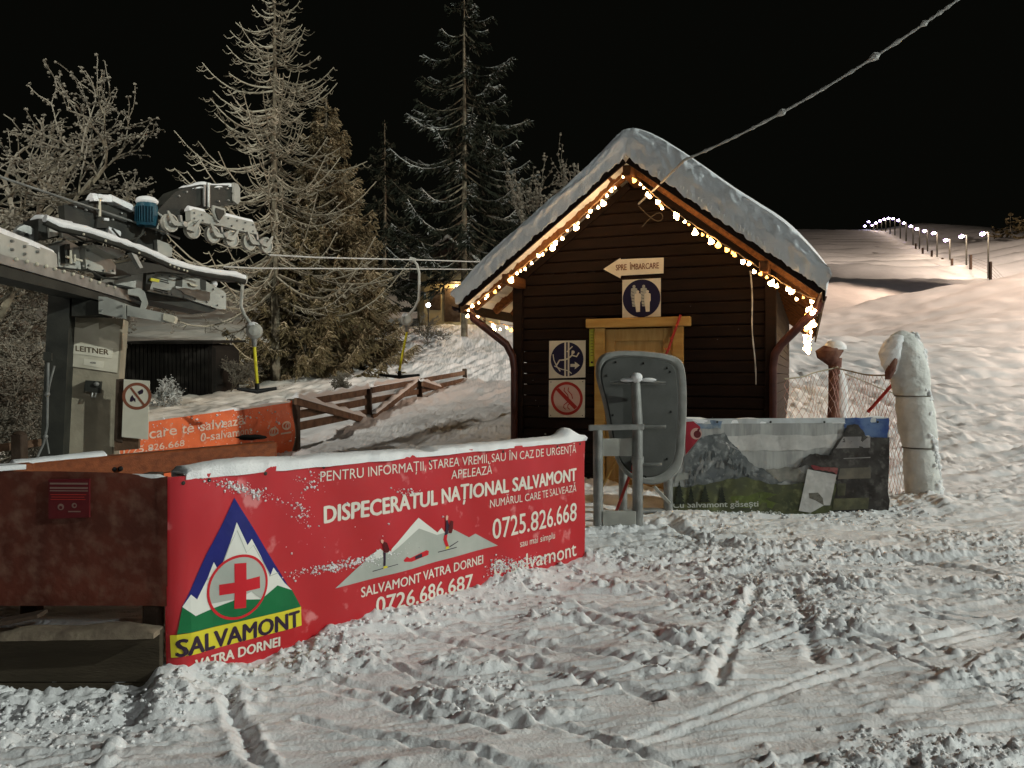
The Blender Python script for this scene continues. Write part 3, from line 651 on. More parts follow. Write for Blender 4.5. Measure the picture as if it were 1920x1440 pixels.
class Sheet:
    """flat print on a plane; surf(u, v, off) gives the point on the (possibly curved) sheet"""
    def __init__(s, pl, conv, surf=None, cell=None): s.pl = pl; s.conv = conv; s.surf = surf or pl.pt; s.cell = cell
    def uv(s, p): return s.pl.un(*s.conv(p))
    def emit(s, name, V2, Fs, m, parent, off, u=None):
        bm = bmesh.new(); vs = [bm.verts.new((p[0], p[1], p[2] if len(p) > 2 else 0)) for p in V2]; V2 = [(p[0], p[1]) for p in V2]
        for f in Fs:
            try: bm.faces.new([vs[i] for i in f])
            except ValueError: pass
        if s.cell:
            us = [a for a, b in V2]; vv = [b for a, b in V2]
            bmesh.ops.triangulate(bm, faces=bm.faces)
            k = math.ceil(min(us)/s.cell)
            while k*s.cell < max(us):
                bmesh.ops.bisect_plane(bm, geom=bm.verts[:]+bm.edges[:]+bm.faces[:], plane_co=(k*s.cell, 0, 0), plane_no=(1, 0, 0)); k += 1
            k = math.ceil(min(vv)/s.cell)
            while k*s.cell < max(vv):
                bmesh.ops.bisect_plane(bm, geom=bm.verts[:]+bm.edges[:]+bm.faces[:], plane_co=(0, k*s.cell, 0), plane_no=(0, 1, 0)); k += 1
        for v in bm.verts: v.co = s.surf(v.co.x, v.co.y, off+v.co.z)
        me = bpy.data.meshes.new(name); bm.to_mesh(me); bm.free()
        return part(name, me, m, parent, 0)
    def poly(s, name, pts, m, parent, off, uv=False):
        q = [s.uv(p) for p in pts] if not uv else pts; return s.emit(name, q, [tuple(range(len(q)))], m, parent, off)
    def stroke(s, name, pts, w, m, parent, off, closed=False, uv=False):
        q = [Vector(s.uv(p)) for p in pts] if not uv else [Vector(p) for p in pts]; n = len(q); V2 = []; Fs = []
        for i in range(n):
            a = q[(i-1) % n] if (closed or i > 0) else q[i]; b = q[(i+1) % n] if (closed or i < n-1) else q[i]
            d = (b-a).normalized(); nn = Vector((-d.y, d.x))*w/2; V2 += [tuple(q[i]+nn), tuple(q[i]-nn)]
        for i in range(n if closed else n-1): j = (i+1) % n; Fs.append((2*i, 2*i+1, 2*j+1, 2*j))
        return s.emit(name, V2, Fs, m, parent, off)
    def circle(s, c, r, n=40, y=None):
        c = s.uv(c); return [(c[0]+r*math.cos(2*math.pi*i/n), c[1]+(y or r)*math.sin(2*math.pi*i/n)) for i in range(n)]
    def text(s, txt, a, b, cap, m, parent, off, bold=.0, name='lettering', shear=0):
        g, f = glyphs(txt, min(bold, .0), shear); u0 = s.uv(a); u1 = s.uv(b); t = s.uv((a[0], a[1]-cap)); h = t[1]-u0[1]
        if isinstance(cap, tuple): pass
        V2 = []; Fs = []; k = max(-2, -2)
        for i, (sx, sy) in enumerate(((0, 0), (1, 0), (-1, 0), (0, .8), (0, -.8)) if bold > .01 else ((0, 0),)):
            n0 = len(V2); V2 += [(u0[0]+(u1[0]-u0[0])*x+sx*bold*h*1.1, u0[1]+(u1[1]-u0[1])*x+h*y+sy*bold*h*.8, .00012*i) for x, y in g]; Fs += [tuple(q+n0 for q in ff) for ff in f]
        return s.emit(name, V2, Fs, m, parent, off)
# ------------------------------------------------------------------ red rescue banner
BLEN = 3.26; ARC = .112; AT = math.atan2(BD[1], BD[0])
bpl = Plane(BL, BD)
def bsurf(u, v, off=0):
    w = .011*math.sin(u*5.1+1)*math.sin(v*2.2+.4)+.0055*math.sin(u*13+v*7)+.004*math.sin(u*22+2*math.sin(v*4))*max(0, 1-u/1.2)+.002*math.sin(u*29-v*11)*math.exp(-((v-1.1)/.25)**2)
    if u >= 0: return bpl.pt(u, v, off+w)
    t = min(1, -u/ARC); k = 12; x, y = BL; st = min(-u, ARC)/k
    for i in range(k):
        th = AT*(1-(t*(i+.5)/k)); x -= math.cos(th)*st; y -= math.sin(th)*st
    if -u > ARC: x -= (-u-ARC)
    th = AT*(1-t); return Vector((x+math.sin(th)*(off+w), y-math.cos(th)*(off+w), v))
TOPZ = lambda u: 1.092-.0*u+.010*math.sin(u*1.7)-.03*math.exp(-((u-1.62)/.05)**2)
ban = thing('rescue_banner', 'long red mountain rescue banner with white lettering and triangular crest on the barrier', 'banner', (BL[0], BL[1], 0))
us = np.concatenate([np.linspace(-ARC, 0, 9)[:-1], np.linspace(0, BLEN, 110)]); vsn = np.linspace(0, 1, 34)
for side, off in (('face', 0),):
    mb = MB(); n = len(us)
    for o_ in (0, -.0025):
        mb.add([bsurf(u, -.12+(TOPZ(u)+.12)*q, o_) for q in vsn for u in us], [(j*n+i, j*n+i+1, (j+1)*n+i+1, (j+1)*n+i) for j in range(33) for i in range(n-1)])
    part('cloth', mb, M['banner_red'], ban, 180)
cx2 = lambda p: (300+p[0]/2.3415, 760+p[1]/2.3415)
BS = Sheet(bpl, cx2, bsurf, .06)
w_ = M['white_print']
BS.text('PENTRU INFORMAȚII, STAREA VREMII, SAU ÎN CAZ DE URGENȚĂ', (708, 336), (1830, 207), 47, w_, ban, .003, .006)
BS.text('APELEAZĂ', (1283, 325), (1458, 300), 40, w_, ban, .003, .006)
BS.text('DISPECERATUL NAȚIONAL SALVAMONT', (725, 518), (1829, 329), 76, w_, ban, .003, .045)
BS.text('NUMĂRUL CARE TE SALVEAZĂ', (1448, 449), (1828, 378), 36, w_, ban, .003, .006)
BS.text('0725.826.668', (1460, 588), (1831, 505), 92, w_, ban, .003, .012)
BS.text('sau mai simplu', (1576, 622), (1730, 583), 32, w_, ban, .003, .008)
BS.text('0-salvamont', (1468, 752), (1832, 660), 74, w_, ban, .003, .012)
BS.text('SALVAMONT VATRA DORNEI', (882, 843), (1422, 695), 45, w_, ban, .003, .022)
BS.text('0726.686.687', (948, 915), (1373, 803), 74, w_, ban, .003, .024)
BS.poly('crest_field', [(325, 405), (622, 885), (78, 1005), (97, 880), (200, 650)], M['blue_print'], ban, .0030)
BS.poly('crest_peaks', [(97, 882), (130, 828), (158, 850), (205, 760), (232, 686), (250, 720), (264, 714), (333, 512), (378, 612), (398, 585), (440, 660), (482, 752), (499, 712), (548, 780), (582, 812), (515, 800), (440, 860), (330, 860), (150, 925)], M['pale_print'], ban, .0045)
BS.stroke('crest_ridge_line', [(205, 765), (232, 742), (268, 700), (300, 610), (333, 548), (372, 645), (405, 612), (452, 690), (484, 748), (520, 735)], .005, M['grey_print'], ban, .0055)
BS.poly('crest_meadow', [(97, 884), (150, 922), (330, 850), (440, 850), (515, 790), (582, 812), (622, 885), (78, 1005)], M['green_print'], ban, .0060)
cc = BS.uv((340, 795)); cr = abs(BS.uv((340, 657))[1]-BS.uv((340, 795))[1])*.985
up = [(cc[0]+cr*.97*math.cos(a), cc[1]+cr*.97*math.sin(a)) for a in np.linspace(math.pi*1.12, -math.pi*.06, 40)]
up += [BS.uv((440, 848)), BS.uv((395, 815)), BS.uv((330, 848))]
BS.poly('crest_disc', up, M['grey_print'], ban, .0070, True)
BS.stroke('crest_ring', [(cc[0]+cr*math.cos(a), cc[1]+cr*math.sin(a)) for a in np.linspace(0, 2*math.pi, 56, False)], .014, M['red_print'], ban, .0080, True, True)
BS.poly('crest_cross', [(318, 692), (370, 688), (371, 762), (433, 748), (434, 800), (371, 813), (371, 886), (320, 891), (320, 822), (256, 833), (255, 786), (319, 775)], M['red_print'], ban, .0090)
BS.poly('crest_band', [(52, 1012), (622, 885), (622, 966), (55, 1112)], M['yellow_print'], ban, .0070)
BS.text('SALVAMONT', (76, 1103), (612, 967), 78, M['black_print'], ban, .0085, .05)
BS.text('VATRA DORNEI', (148, 1158), (524, 1056), 46, w_, ban, .0040, .045)
cx8 = lambda p: ((600+p[0]/5.3333), (880+p[1]/5.3333))
BM8 = Sheet(bpl, cx8, bsurf, .06)
BM8.poly('mountain_print', [(440, 905), (590, 790), (650, 840), (700, 790), (980, 483), (1170, 630), (1212, 583), (1240, 625), (1335, 598), (1345, 640), (1000, 700), (600, 920)], M['pale_print'], ban, .0030)
BM8.poly('mountain_print', [(150, 1190), (450, 915), (600, 880), (700, 830), (985, 590), (1165, 655), (1345, 605), (1500, 682), (1565, 645), (1775, 762)], M['grey_print'], ban, .0042)
def skier(x, y, s, lean):
    k = lambda pts: [(x+a*s+lean*b*s*.0, y+b*s) for a, b in pts]
    BM8.poly('skier_print', k([(-110, 35), (130, -40), (132, -34), (-108, 43)]), M['black_print'], ban, .0052)
    BM8.poly('skier_print', k([(-10, 10), (30, 0), (28, -20), (-6, -14)]), M['yellow_print'], ban, .0060)
    BM8.poly('skier_print', k([(-10, -15), (10, -20), (14, -90), (24, -150), (-14, -150), (-8, -90)]), M['black_print'], ban, .0060)
    BM8.poly('skier_print', k([(12, -20), (34, -24), (22, -90), (30, -150), (10, -150)]), M['grey_print'], ban, .0066)
    BM8.poly('skier_print', k([(-14, -150), (34, -155), (46, -180), (20, -250), (-6, -262), (-20, -240), (-8, -200)]), M['darkred'], ban, .0072)
    BM8.poly('skier_print', k([(-34, -250), (-20, -242), (-12, -275), (-30, -285), (-42, -270)]), M['skin'], ban, .0072)
    BM8.poly('skier_print', k([(20, -240), (46, -180), (60, -160), (66, -190), (40, -250)]), M['red_print'], ban, .0060)
skier(630, 980, 1.0, 0); 
BM8.poly('skier_print', [(1175, 825), (1365, 775), (1366, 783), (1180, 832)], M['black_print'], ban, .0052)
BM8.poly('skier_print', [(1255, 790), (1380, 716), (1384, 722), (1262, 798)], M['black_print'], ban, .0056)
BM8.poly('skier_print', [(1250, 800), (1285, 790), (1290, 770), (1258, 772)], M['yellow_print'], ban, .0062)
BM8.poly('skier_print', [(1255, 772), (1285, 768), (1262, 700), (1270, 640), (1235, 660), (1228, 705)], M['red_print'], ban, .0062)
BM8.poly('skier_print', [(1238, 660), (1272, 645), (1285, 560), (1270, 500), (1254, 505), (1252, 600)], M['black_print'], ban, .0068)
BM8.poly('skier_print', [(1250, 510), (1272, 505), (1278, 470), (1262, 455), (1250, 475)], M['skin'], ban, .0074)
BM8.poly('skier_print', [(1285, 560), (1305, 510), (1332, 520), (1325, 600), (1310, 640), (1280, 636)], M['darkred'], ban, .0074)
BM8.poly('sled_print', [(815, 905), (850, 868), (880, 885), (1060, 808), (1085, 815), (1080, 855), (900, 920), (825, 920)], M['red_print'], ban, .0056)
BM8.poly('sled_print', [(935, 868), (1010, 838), (1015, 875), (940, 898)], M['black_print'], ban, .0064)
# eyelets
for u in (-.03, .10, .42, .80, 1.6, 2.3, 2.9, 3.2):
    c = bsurf(u, TOPZ(u)-.035, .001); n = Vector((*bpl.n, 0)); part('eyelet', MB().lathe(c, n, [(.001, .003), (.006, .003), (.010, .001), (.011, 0)], 10), M['steel_dark'], ban)
# frost thrown against the cloth
pos = []; rad = []
for (cx_, cy_, sx, sy, sl, n) in ((370, 370, 140, 26, .28, 260), (620, 470, 60, 60, .8, 70), (800, 700, 210, 22, -.20, 420), (660, 340, 70, 50, 0, 60), (1500, 705, 60, 34, -.2, 300), (1620, 690, 110, 26, -.25, 200), (900, 560, 300, 200, 0, 30), (1080, 380, 60, 20, 0, 40)):
    for _ in range(n):
        a = rng.normal()*.5; b = rng.normal()*.5; u, v = BS.uv((cx_+a*sx, cy_+b*sy+a*sx*sl))
        pos.append(bsurf(u, v, .005)); rad.append(.0018+.006*rng.random()**2.5)
v, f = blobs([tuple(p) for p in pos], rad, 1.0, .4)
part('frost_specks', fast_mesh('frost_specks', v, f), M['clod'], ban, 0, kind='stuff')
# ------------------------------------------------------------------ timber barrier carrying the banner
bar = thing('wooden_barrier', 'timber barrier behind the red banner, its top loaded with snow', 'barrier', (BL[0]+.3, BL[1]+.5, 0))
for u in (.08, 1.1, 2.15, 3.18): part('post', MB().beam(bpl.pt(u, -.3, -.09), bpl.pt(u, 1.06, -.09), .09, .09, (0, 1, 0)), M['post_dark'], bar)
for z in (.35, .70, 1.035): part('rail', MB().beam(bpl.pt(.0, z, -.035), bpl.pt(3.24, z, -.035), .03, .09), M['fence_wood'], bar)
part('top_board', MB().beam(bpl.pt(-.02, 1.085, -.085), bpl.pt(3.25, 1.085, -.085), .15, .025), M['fence_wood'], bar)
def snowcap(name, pa, pb, w, hfun, seed, parent, n=120, m=9, material=None):
    pa = Vector(pa); pb = Vector(pb); d = (pb-pa); L = d.length; d.normalize(); sd = d.cross(Vector((0, 0, 1))).normalized(); vs = []; fs = []
    for i in range(n+1):
        t = i/n; h = hfun(t*L)*(0.25 if i in (0, n) else 1)
        for j in range(m):
            th = math.pi*j/(m-1); nn = .75+.5*fbm(np.array([t*L*7.]), np.array([j*.6]), seed)[0]
            vs.append(pa+d*(t*L)+sd*(math.cos(th)*w/2*nn)+Vector((0, 0, h*math.sin(th)*nn-.012*(j in (0, m-1))*(1+nn))))
    for i in range(n):
        for j in range(m-1): fs.append((i*m+j, i*m+j+1, (i+1)*m+j+1, (i+1)*m+j))
        fs.append((i*m+m-1, i*m, (i+1)*m, (i+1)*m+m-1))
    fs += [tuple(range(m)), tuple(n*m+j for j in range(m-1, -1, -1))]
    return part(name, MB().add(vs, fs), material or M['clod'], parent, 60)
snowcap('snow_cap', bpl.pt(-.02, 1.095, -.08), bpl.pt(3.27, 1.095, -.08), .19, lambda x: .028+.03*math.exp(-((x-.25)/.3)**2)+.015*math.exp(-((x-.9)/.4)**2)-.02*math.exp(-((x-1.62)/.06)**2)+.06*math.exp(-((x-3.12)/.08)**2), 81, bar, 220)
# ------------------------------------------------------------------ brown tarp wall on the left
wl = thing('tarp_wall', 'frost-stained brown tarp fence left of the red banner corner', 'fence', (-2.6, 3.91, 0))
wpl = Plane((-1.738, 3.902), (1, 0.0))
mb = MB(); n = 90; mrows = 26
for o_ in (0, -.01):
    vs = []
    for j in range(mrows+1):
        for i in range(n+1):
            u = -2.4*i/n; v = .44+(.66-.018*math.sin(u*2.3)-.02*math.exp(-((u+.08)/.07)**2))*j/mrows
            vs.append(wpl.pt(u, v, o_+.012*(fbm(np.array([u*3.]), np.array([v*3.]), 91)[0]-.5)+.01*math.exp(-((u+.01)/.05)**2)))
    mb.add(vs, [(j*(n+1)+i, j*(n+1)+i+1, (j+1)*(n+1)+i+1, (j+1)*(n+1)+i) for j in range(mrows) for i in range(n)])
part('tarp', mb, M['brownwall'], wl, 180)
part('shaded_snow_board', MB().box((-2.96, 3.885, .20), (2.40, .04, .26)), M['skirt'], wl)  # dark boards stand in for shaded snow at the tarp foot
part('shaded_snow_board', MB().box((-2.96, 3.885, .015), (2.40, .036, .10)), M['skirt'], wl)
part('rail', MB().box((-2.96, 3.95, 1.02), (2.40, .04, .10)), M['fence_wood'], wl)
for x in (-1.86, -2.9, -3.9): part('post', MB().box((x, 4.01, .5), (.08, .08, 1.2)), M['post_dark'], wl)
snowcap('snow_cap', (-1.77, 3.93, 1.085), (-4.1, 3.93, 1.09), .05, lambda x: .014+.004*math.sin(x*5), 82, wl, 120)
snowcap('snow_ledge', (-1.76, 3.85, .335), (-3.0, 3.83, .325), .11, lambda x: (.045+.03*math.sin(x*4+2)+.012*math.sin(x*13))*min(1, .1+x/.35), 83, wl, 110, material=M['dirty_shaded_snow'])  # brown of the ledge carries both dirt and shade
part('broken_board', MB().beam((-2.75, 3.80, .34), (-2.33, 3.84, .42), .10, .02, (0, 0, 1)), M['post_dark'], wl)
sg = thing('notice_board', 'small dark red notice with pale lines and two round marks on the brown tarp', 'sign', wpl.w(132, 933, .02))
q = [(94, 898), (170, 897), (170, 969), (94, 972)]
mb = MB(); slab(mb, wpl, q, .002, .014); part('plate', mb, M['darkred'], sg)
M['dimprint'] = mat('dim_print', (.20, .12, .10), .6)
WS = Sheet(wpl, lambda p: (p[0]/2.667, 780+p[1]/2.667))
for a, b, yy, h in ((258, 448, 340, 9), (258, 448, 362, 9), (258, 448, 374, 5), (262, 440, 392, 3), (266, 430, 404, 3), (262, 436, 416, 3)):
    WS.poly('print_line', [(a, yy), (b, yy+1), (b, yy+1-h), (a, yy-h)], M['dimprint'] if h > 4 else M['sign_red'], sg, .0155)
WS.poly('round_mark', WS.circle((313, 452), .016), M['dimprint'], sg, .0155, True); WS.poly('round_mark', WS.circle((313, 455), .008), M['darkred'], sg, .0165, True)
WS.poly('round_mark', WS.circle((380, 445), .013), M['dimprint'], sg, .0155, True); WS.poly('round_mark', WS.circle((382, 445), .006), M['darkred'], sg, .0165, True)
WS.poly('print_line', [(350, 478), (412, 478), (412, 472), (350, 472)], M['dimprint'], sg, .0155)
# ------------------------------------------------------------------ signs on the hut
def plate(name, label, pts, m=None, off=.032, th=.012, pl=hutpl, conv=lambda p: p, cat='sign'):
    c = pl.w(*conv(pts[0]), off); t = thing(name, label, cat, c, math.atan2(pl.d[1], pl.d[0])); mb = MB(); slab(mb, pl, [conv(p) for p in pts], off, off+th); part('plate', mb, m or M['sign_white'], t, 30); return t
c4 = lambda p: (980+p[0]/4, 460+p[1]/4)
HS = Sheet(hutpl, c4)
t = plate('arrow_sign', 'cream arrow sign reading SPRE ÎMBARCARE pointing left high on the hut front', [(610, 182), (738, 98), (742, 108), (1062, 95), (1060, 213), (742, 230), (738, 250)], conv=c4)
HS.text('SPRE  ÎMBARCARE', (705, 192), (1026, 176), 45, mat('brown_print', (.16, .06, .03), .5), t, .0455, .02)
t = plate('boarding_sign', 'square white sign with two standing figures in a dark blue disc above the door', [(753, 263), (1040, 248), (1040, 535), (753, 545)], conv=c4)
HS.poly('disc', HS.circle((896, 400), .238), M['sign_navy'], t, .0455, True)
for dx, m_, of, dy in ((-28, M['grey_print'], .0462, -40), (44, M['grey_print'], .0462, -42), (0, M['sign_white'], .0478, 0), (72, M['sign_white'], .0478, -2)):
    x, y = 869+dx, 430+dy
    k = [(x-12, y+72), (x-18, y+20), (x-24, y-12), (x-22, y-62), (x-8, y-68), (x+10, y-68), (x+24, y-62), (x+25, y-12), (x+18, y+0), (x+17, y+70), (x+2, y+72)]
    HS.poly('figure', k, m_, t, of); HS.poly('figure', HS.circle((x, y-78), .019), m_, t, of, True)
    if dy < -20:
        for q in range(5): HS.stroke('figure_line', [(x-20, y-40+q*24), (x-2+q*2, y-34+q*24)], .006, M['sign_navy'], t, of+.0008)
t = plate('leaving_sign', 'square white sign with falling skier and arrow in a black disc, upper left of door', [(207, 718), (478, 713), (476, 990), (205, 998)], conv=c4)
HS.poly('disc', HS.circle((340, 855), .222), M['sign_navy'], t, .0455, True)
for x in (328, 353): HS.poly('track_bar', [(x-7, 728), (x+6, 728), (x+5, 982), (x-8, 983)], M['sign_white'], t, .047)
HS.stroke('skier_figure', [(236, 818), (242, 860), (262, 905), (290, 945)], .014, M['sign_white'], t, .0465)
HS.stroke('skier_figure', [(246, 905), (300, 930), (350, 940), (375, 962)], .012, M['sign_white'], t, .0465)
HS.stroke('skier_figure', [(262, 900), (285, 862), (318, 860), (350, 850), (378, 825), (382, 790)], .020, M['sign_white'], t, .0485)
HS.stroke('skier_figure', [(378, 825), (412, 835), (430, 805)], .018, M['sign_white'], t, .0490)
HS.stroke('skier_figure', [(340, 800), (365, 775), (382, 758)], .014, M['sign_white'], t, .0490)
HS.poly('skier_figure', HS.circle((386, 802), .022), M['sign_white'], t, .0495, True)
HS.poly('arrow', [(366, 890), (400, 890), (398, 872), (436, 900), (398, 930), (400, 912), (366, 912)], M['sign_white'], t, .047)
t = plate('no_smoking_sign', 'faded pink and white no smoking sign, lower of two left of the door', [(205, 1011), (474, 1008), (471, 1290), (203, 1288)], conv=c4)
HS.poly('disc', HS.circle((338, 1148), .212), M['sign_pink'], t, .0455, True)
HS.stroke('ring', HS.circle((338, 1148), .198, 48), .036, M['sign_red'], t, .0462, True, True)
for x in (0, 30):
    HS.stroke('smoke_line', [(322+x, 1066), (318+x, 1090), (345+x, 1120), (352+x, 1150)], .012, M['sign_red'], t, .0470)
    HS.stroke('smoke_line', [(345+x, 1175), (318+x, 1195), (315+x, 1215), (330+x, 1230)], .012, M['sign_red'], t, .0470)
HS.poly('slash', [(258, 1085), (278, 1068), (418, 1210), (396, 1230)], M['sign_red'], t, .0478)
for tt, pts in ((t, [(220, 1025), (458, 1022), (455, 1275), (218, 1274)]),):
    for p in pts: q = hutpl.w(*c4(p), .045); part('screw', MB().ball(q, .007, 8, 5), M['steel_dark'], tt)
t = plate('thermometer', 'narrow yellow thermometer strip fixed left of the door frame', [(508, 628), (548, 628), (548, 905), (508, 908)], M['therm'], .034, .02, conv=c4, cat='thermometer')
HS.poly('dial_dot', HS.circle((528, 878), .014), M['black_print'], t, .056, True)
for q in range(9): HS.poly('tick_mark', [(518, 650+q*22), (538, 650+q*22), (538, 653+q*22), (518, 653+q*22)], M['black_print'], t, .056)
# strap of red LED leaning over the door corner
t = thing('red_pole', 'thin red slalom pole leaning over the upper right corner of the door frame', 'pole', hutpl.w(1245, 690, .18))
part('shaft', MB().tube([hutpl.w(1280, 592, .16), hutpl.w(1258, 655, .18), hutpl.w(1200, 800, .55)], .016, 8), M['lift_red'], t)
for p in ((1276, 612), (1265, 636), (1256, 655)): part('reflector', MB().ball(hutpl.w(p[0]-3, p[1], .20), .012, 8, 5), M['orange'], t)
# snow crystals blown on the dark boards
pos = []; rad = []
for k in range(70):
    u = .1+2.95*rng.random(); v = .6+1.9*rng.random()**1.5
    if .85 < u < 2.3 and v < 2.4: continue
    if rng.random() < .5 and u < 2.2: continue
    pos.append(tuple(hutpl.pt(u, v, .036))); rad.append(.004+.012*rng.random()**3)
v, f = blobs(pos, rad, 1, .5); part('frost_specks', fast_mesh('frost_specks', v, f), M['frost_dim'], hut, 0, kind='stuff')
# ================================================================== PICTURE BANNER ON THE RIGHT
rpl = Plane((1.70, 8.42), (1, -.012))
c3 = lambda p: (1240+p[0]/4.3636, 770+p[1]/4.3636)
def rsurf(u, v, off=0): return rpl.pt(u, v, off+.008*math.sin(u*4+1)*math.sin(v*3)+.004*math.sin(u*17+v*4))
t = rb = thing('landscape_banner', 'long banner printed with grey mountain, dark firs and pale text low before the hut', 'banner', (2.8, 8.4, 0))
RS = Sheet(rpl, c3, rsurf, .12)
mb = MB(); ul, ur = rpl.un(*c3((60, 100)))[0], rpl.un(*c3((1860, 100)))[0]
for o_ in (0, -.003):
    mb.add([rsurf(ul+(ur-ul)*i/60, -.05+1.155*j/16, o_) for j in range(17) for i in range(61)], [(j*61+i, j*61+i+1, (j+1)*61+i+1, (j+1)*61+i) for j in range(16) for i in range(60)])
pm = lambda n, c, c2, sc=4, st=None: mat(n, c, .6, c2, sc, stretch=st, thr=(.40, .60), col3=tuple(min(.7, k*1.9+.01) for k in c2) if n in ('rock_print', 'meadow', 'dark_print', 'shade2', 'meadow2') else tuple(k*.72 for k in c), s3=sc*2.3, t3=(.52, .74))
part('cloth', mb, pm('sky_print', (.42, .425, .41), (.31, .315, .31), 5, (3, 1, .5)), rb, 180)
o = .0042; lay = [0]
def jag(pts, amp):
    r_ = random.Random(len(pts)*7+int(pts[0][0])); 
    for it in range(3):
        out = []
        for i in range(len(pts)):
            a, b = pts[i], pts[(i+1) % len(pts)]; l = math.hypot(b[0]-a[0], b[1]-a[1]); out.append(a)
            if l > 14: q = r_.uniform(-1, 1)*min(amp*l, 16); out.append(((a[0]+b[0])/2-(b[1]-a[1])/l*q, (a[1]+b[1])/2+(b[0]-a[0])/l*q))
        pts = out
    return pts
def L(name, pts, m):
    if name in ('mountain_print', 'rock_light', 'mist_print', 'meadow_print', 'meadow_light', 'shade_print', 'dark_print', 'red_figure', 'blue_sky_print'): pts = jag(pts, .10)
    lay[0] += 1; RS.poly(name, pts, m, rb, .002+lay[0]*.0007)
RKM = [pm('rock_a', (.15, .16, .16), (.11, .12, .12), 9), pm('rock_b', (.055, .062, .068), (.08, .09, .09), 9), pm('rock_c', (.24, .245, .24), (.17, .175, .17), 9)]
L('hem', [(80, 68), (1855, 55), (1858, 95), (500, 108), (80, 110)], pm('hem_print', (.55, .58, .60), (.48, .5, .5)))
L('blue_sky_print', [(280, 90), (500, 85), (490, 150), (300, 140)], pm('bsky2', (.17, .24, .34), (.32, .36, .38), 9))
L('blue_sky_print', [(1500, 62), (1858, 60), (1850, 230), (1500, 190)], pm('bsky', (.035, .075, .26), (.10, .16, .30), 5))
L('mist_print', [(500, 210), (1700, 205), (1700, 310), (1100, 318), (560, 330)], pm('mist', (.56, .55, .53), (.46, .455, .44), 6))
L('mountain_print', [(180, 380), (330, 215), (400, 200), (515, 178), (560, 250), (620, 300), (690, 375), (760, 450), (870, 505), (980, 515), (1070, 560), (900, 620), (200, 620)], pm('rock_print', (.085, .095, .10), (.18, .19, .19), 7))
L('rock_light', [(455, 225), (560, 275), (650, 330), (600, 310), (500, 270)], pm('rocklt', (.3, .3, .3), (.2, .2, .2)))
L('rock_light', [(230, 560), (290, 470), (350, 410), (330, 470), (270, 550)], pm('rocklt2', (.24, .25, .25), (.2, .2, .2)))
L('rock_light', [(360, 500), (430, 440), (520, 420), (500, 540), (420, 560)], pm('rocklt3', (.10, .11, .12), (.14, .15, .15)))
L('mist_print', [(130, 510), (240, 500), (220, 560), (110, 590)], pm('mist2', (.34, .345, .32), (.26, .27, .25)))
L('mist_print', [(850, 480), (1110, 470), (1190, 520), (1180, 590), (960, 580)], pm('mist3', (.26, .25, .22), (.17, .17, .15), 9))
for k in range(26):
    x = random.uniform(240, 760); y = 240+(x-500)**2*.0011+random.uniform(60, 250); 
    if y < 560 and (x < 520 or y > 300+(x-600)*.9): L('rock_light', [(x, y), (x+random.uniform(8, 16), y+12), (x+random.uniform(-14, 26), y+random.uniform(50, 95)), (x-random.uniform(4, 22), y+random.uniform(30, 60))], RKM[k % 3])
L('meadow_print', [(80, 620), (500, 570), (700, 540), (900, 600), (1180, 585), (1420, 590), (1420, 870), (80, 880)], pm('meadow', (.06, .064, .04), (.085, .092, .04), 4))
L('meadow_light', [(560, 700), (820, 660), (980, 700), (900, 800), (620, 790)], pm('meadow2', (.10, .125, .03), (.08, .10, .03), 6))
L('shade_print', [(820, 720), (1000, 660), (1140, 640), (1140, 820), (900, 850), (980, 760)], pm('shade2', (.045, .05, .025), (.08, .085, .04), 7))
L('dark_print', [(1480, 210), (1510, 120), (1600, 112), (1660, 205), (1700, 215), (1858, 215), (1850, 810), (1400, 830), (1420, 560), (1180, 440), (1110, 462), (1180, 375), (1210, 352), (1370, 365), (1400, 310), (1420, 280)], pm('dark_print', (.022, .018, .016), (.05, .046, .042), 6))
L('slat_glow', [(1480, 212), (1700, 208), (1698, 300), (1415, 306)], pm('slat_glow1', (.26, .24, .23), (.2, .19, .19), 8))  # pale bands paint the backlight that shows the slats through the cloth
L('slat_glow', [(1480, 385), (1700, 375), (1700, 384), (1480, 393)], pm('slat_glow2', (.22, .21, .2), (.16, .15, .15)))
L('slat_glow', [(1450, 470), (1700, 460), (1702, 550), (1430, 556)], pm('slat_glow3', (.15, .13, .10), (.11, .10, .08), 9))
L('slat_glow', [(1400, 715), (1690, 708), (1680, 800), (1390, 810)], pm('slat_glow4', (.13, .125, .07), (.08, .08, .05), 9))
L('slat_glow', [(1430, 590), (1500, 590), (1490, 690), (1425, 690)], pm('slat_glow5', (.08, .075, .05), (.05, .05, .03), 9))
L('red_figure', [(1215, 440), (1430, 465), (1420, 520), (1240, 480)], pm('redfig', (.20, .035, .04), (.26, .10, .09), 8))
L('paper_print', [(1185, 475), (1420, 520), (1370, 770), (1320, 770), (1210, 830), (1115, 815)], pm('paper', (.58, .57, .55), (.46, .45, .43), 7))
L('paper_mark', [(1195, 670), (1270, 665), (1310, 710), (1318, 770), (1250, 730), (1200, 710)], pm('papermark', (.10, .09, .07), (.15, .14, .12), 12))
for x, y, h, w in ((490, 615, 130, 38), (350, 600, 140, 46), (140, 565, 190, 50), (235, 600, 150, 34)):
    k = [(x, y)]
    for q in range(1, 7): k += [(x+w*q/6, y+h*q/6), (x+w*q/6*.6, y+h*q/6+3)]
    k2 = [(2*x-a, b) for a, b in k[1:]][::-1]; L('fir_print', k+k2, pm('firp', (.016, .02, .014), (.03, .035, .02), 12))
L('brand_field', [(190, 90), (255, 85), (312, 130), (310, 215), (190, 360)], pm('brandred', (.34, .022, .04), (.28, .02, .03)))
c = RS.uv((278, 186)); ring = lambda r: [(c[0]+r*math.cos(a), c[1]+r*math.sin(a)) for a in np.linspace(0, 2*math.pi, 30, False)]
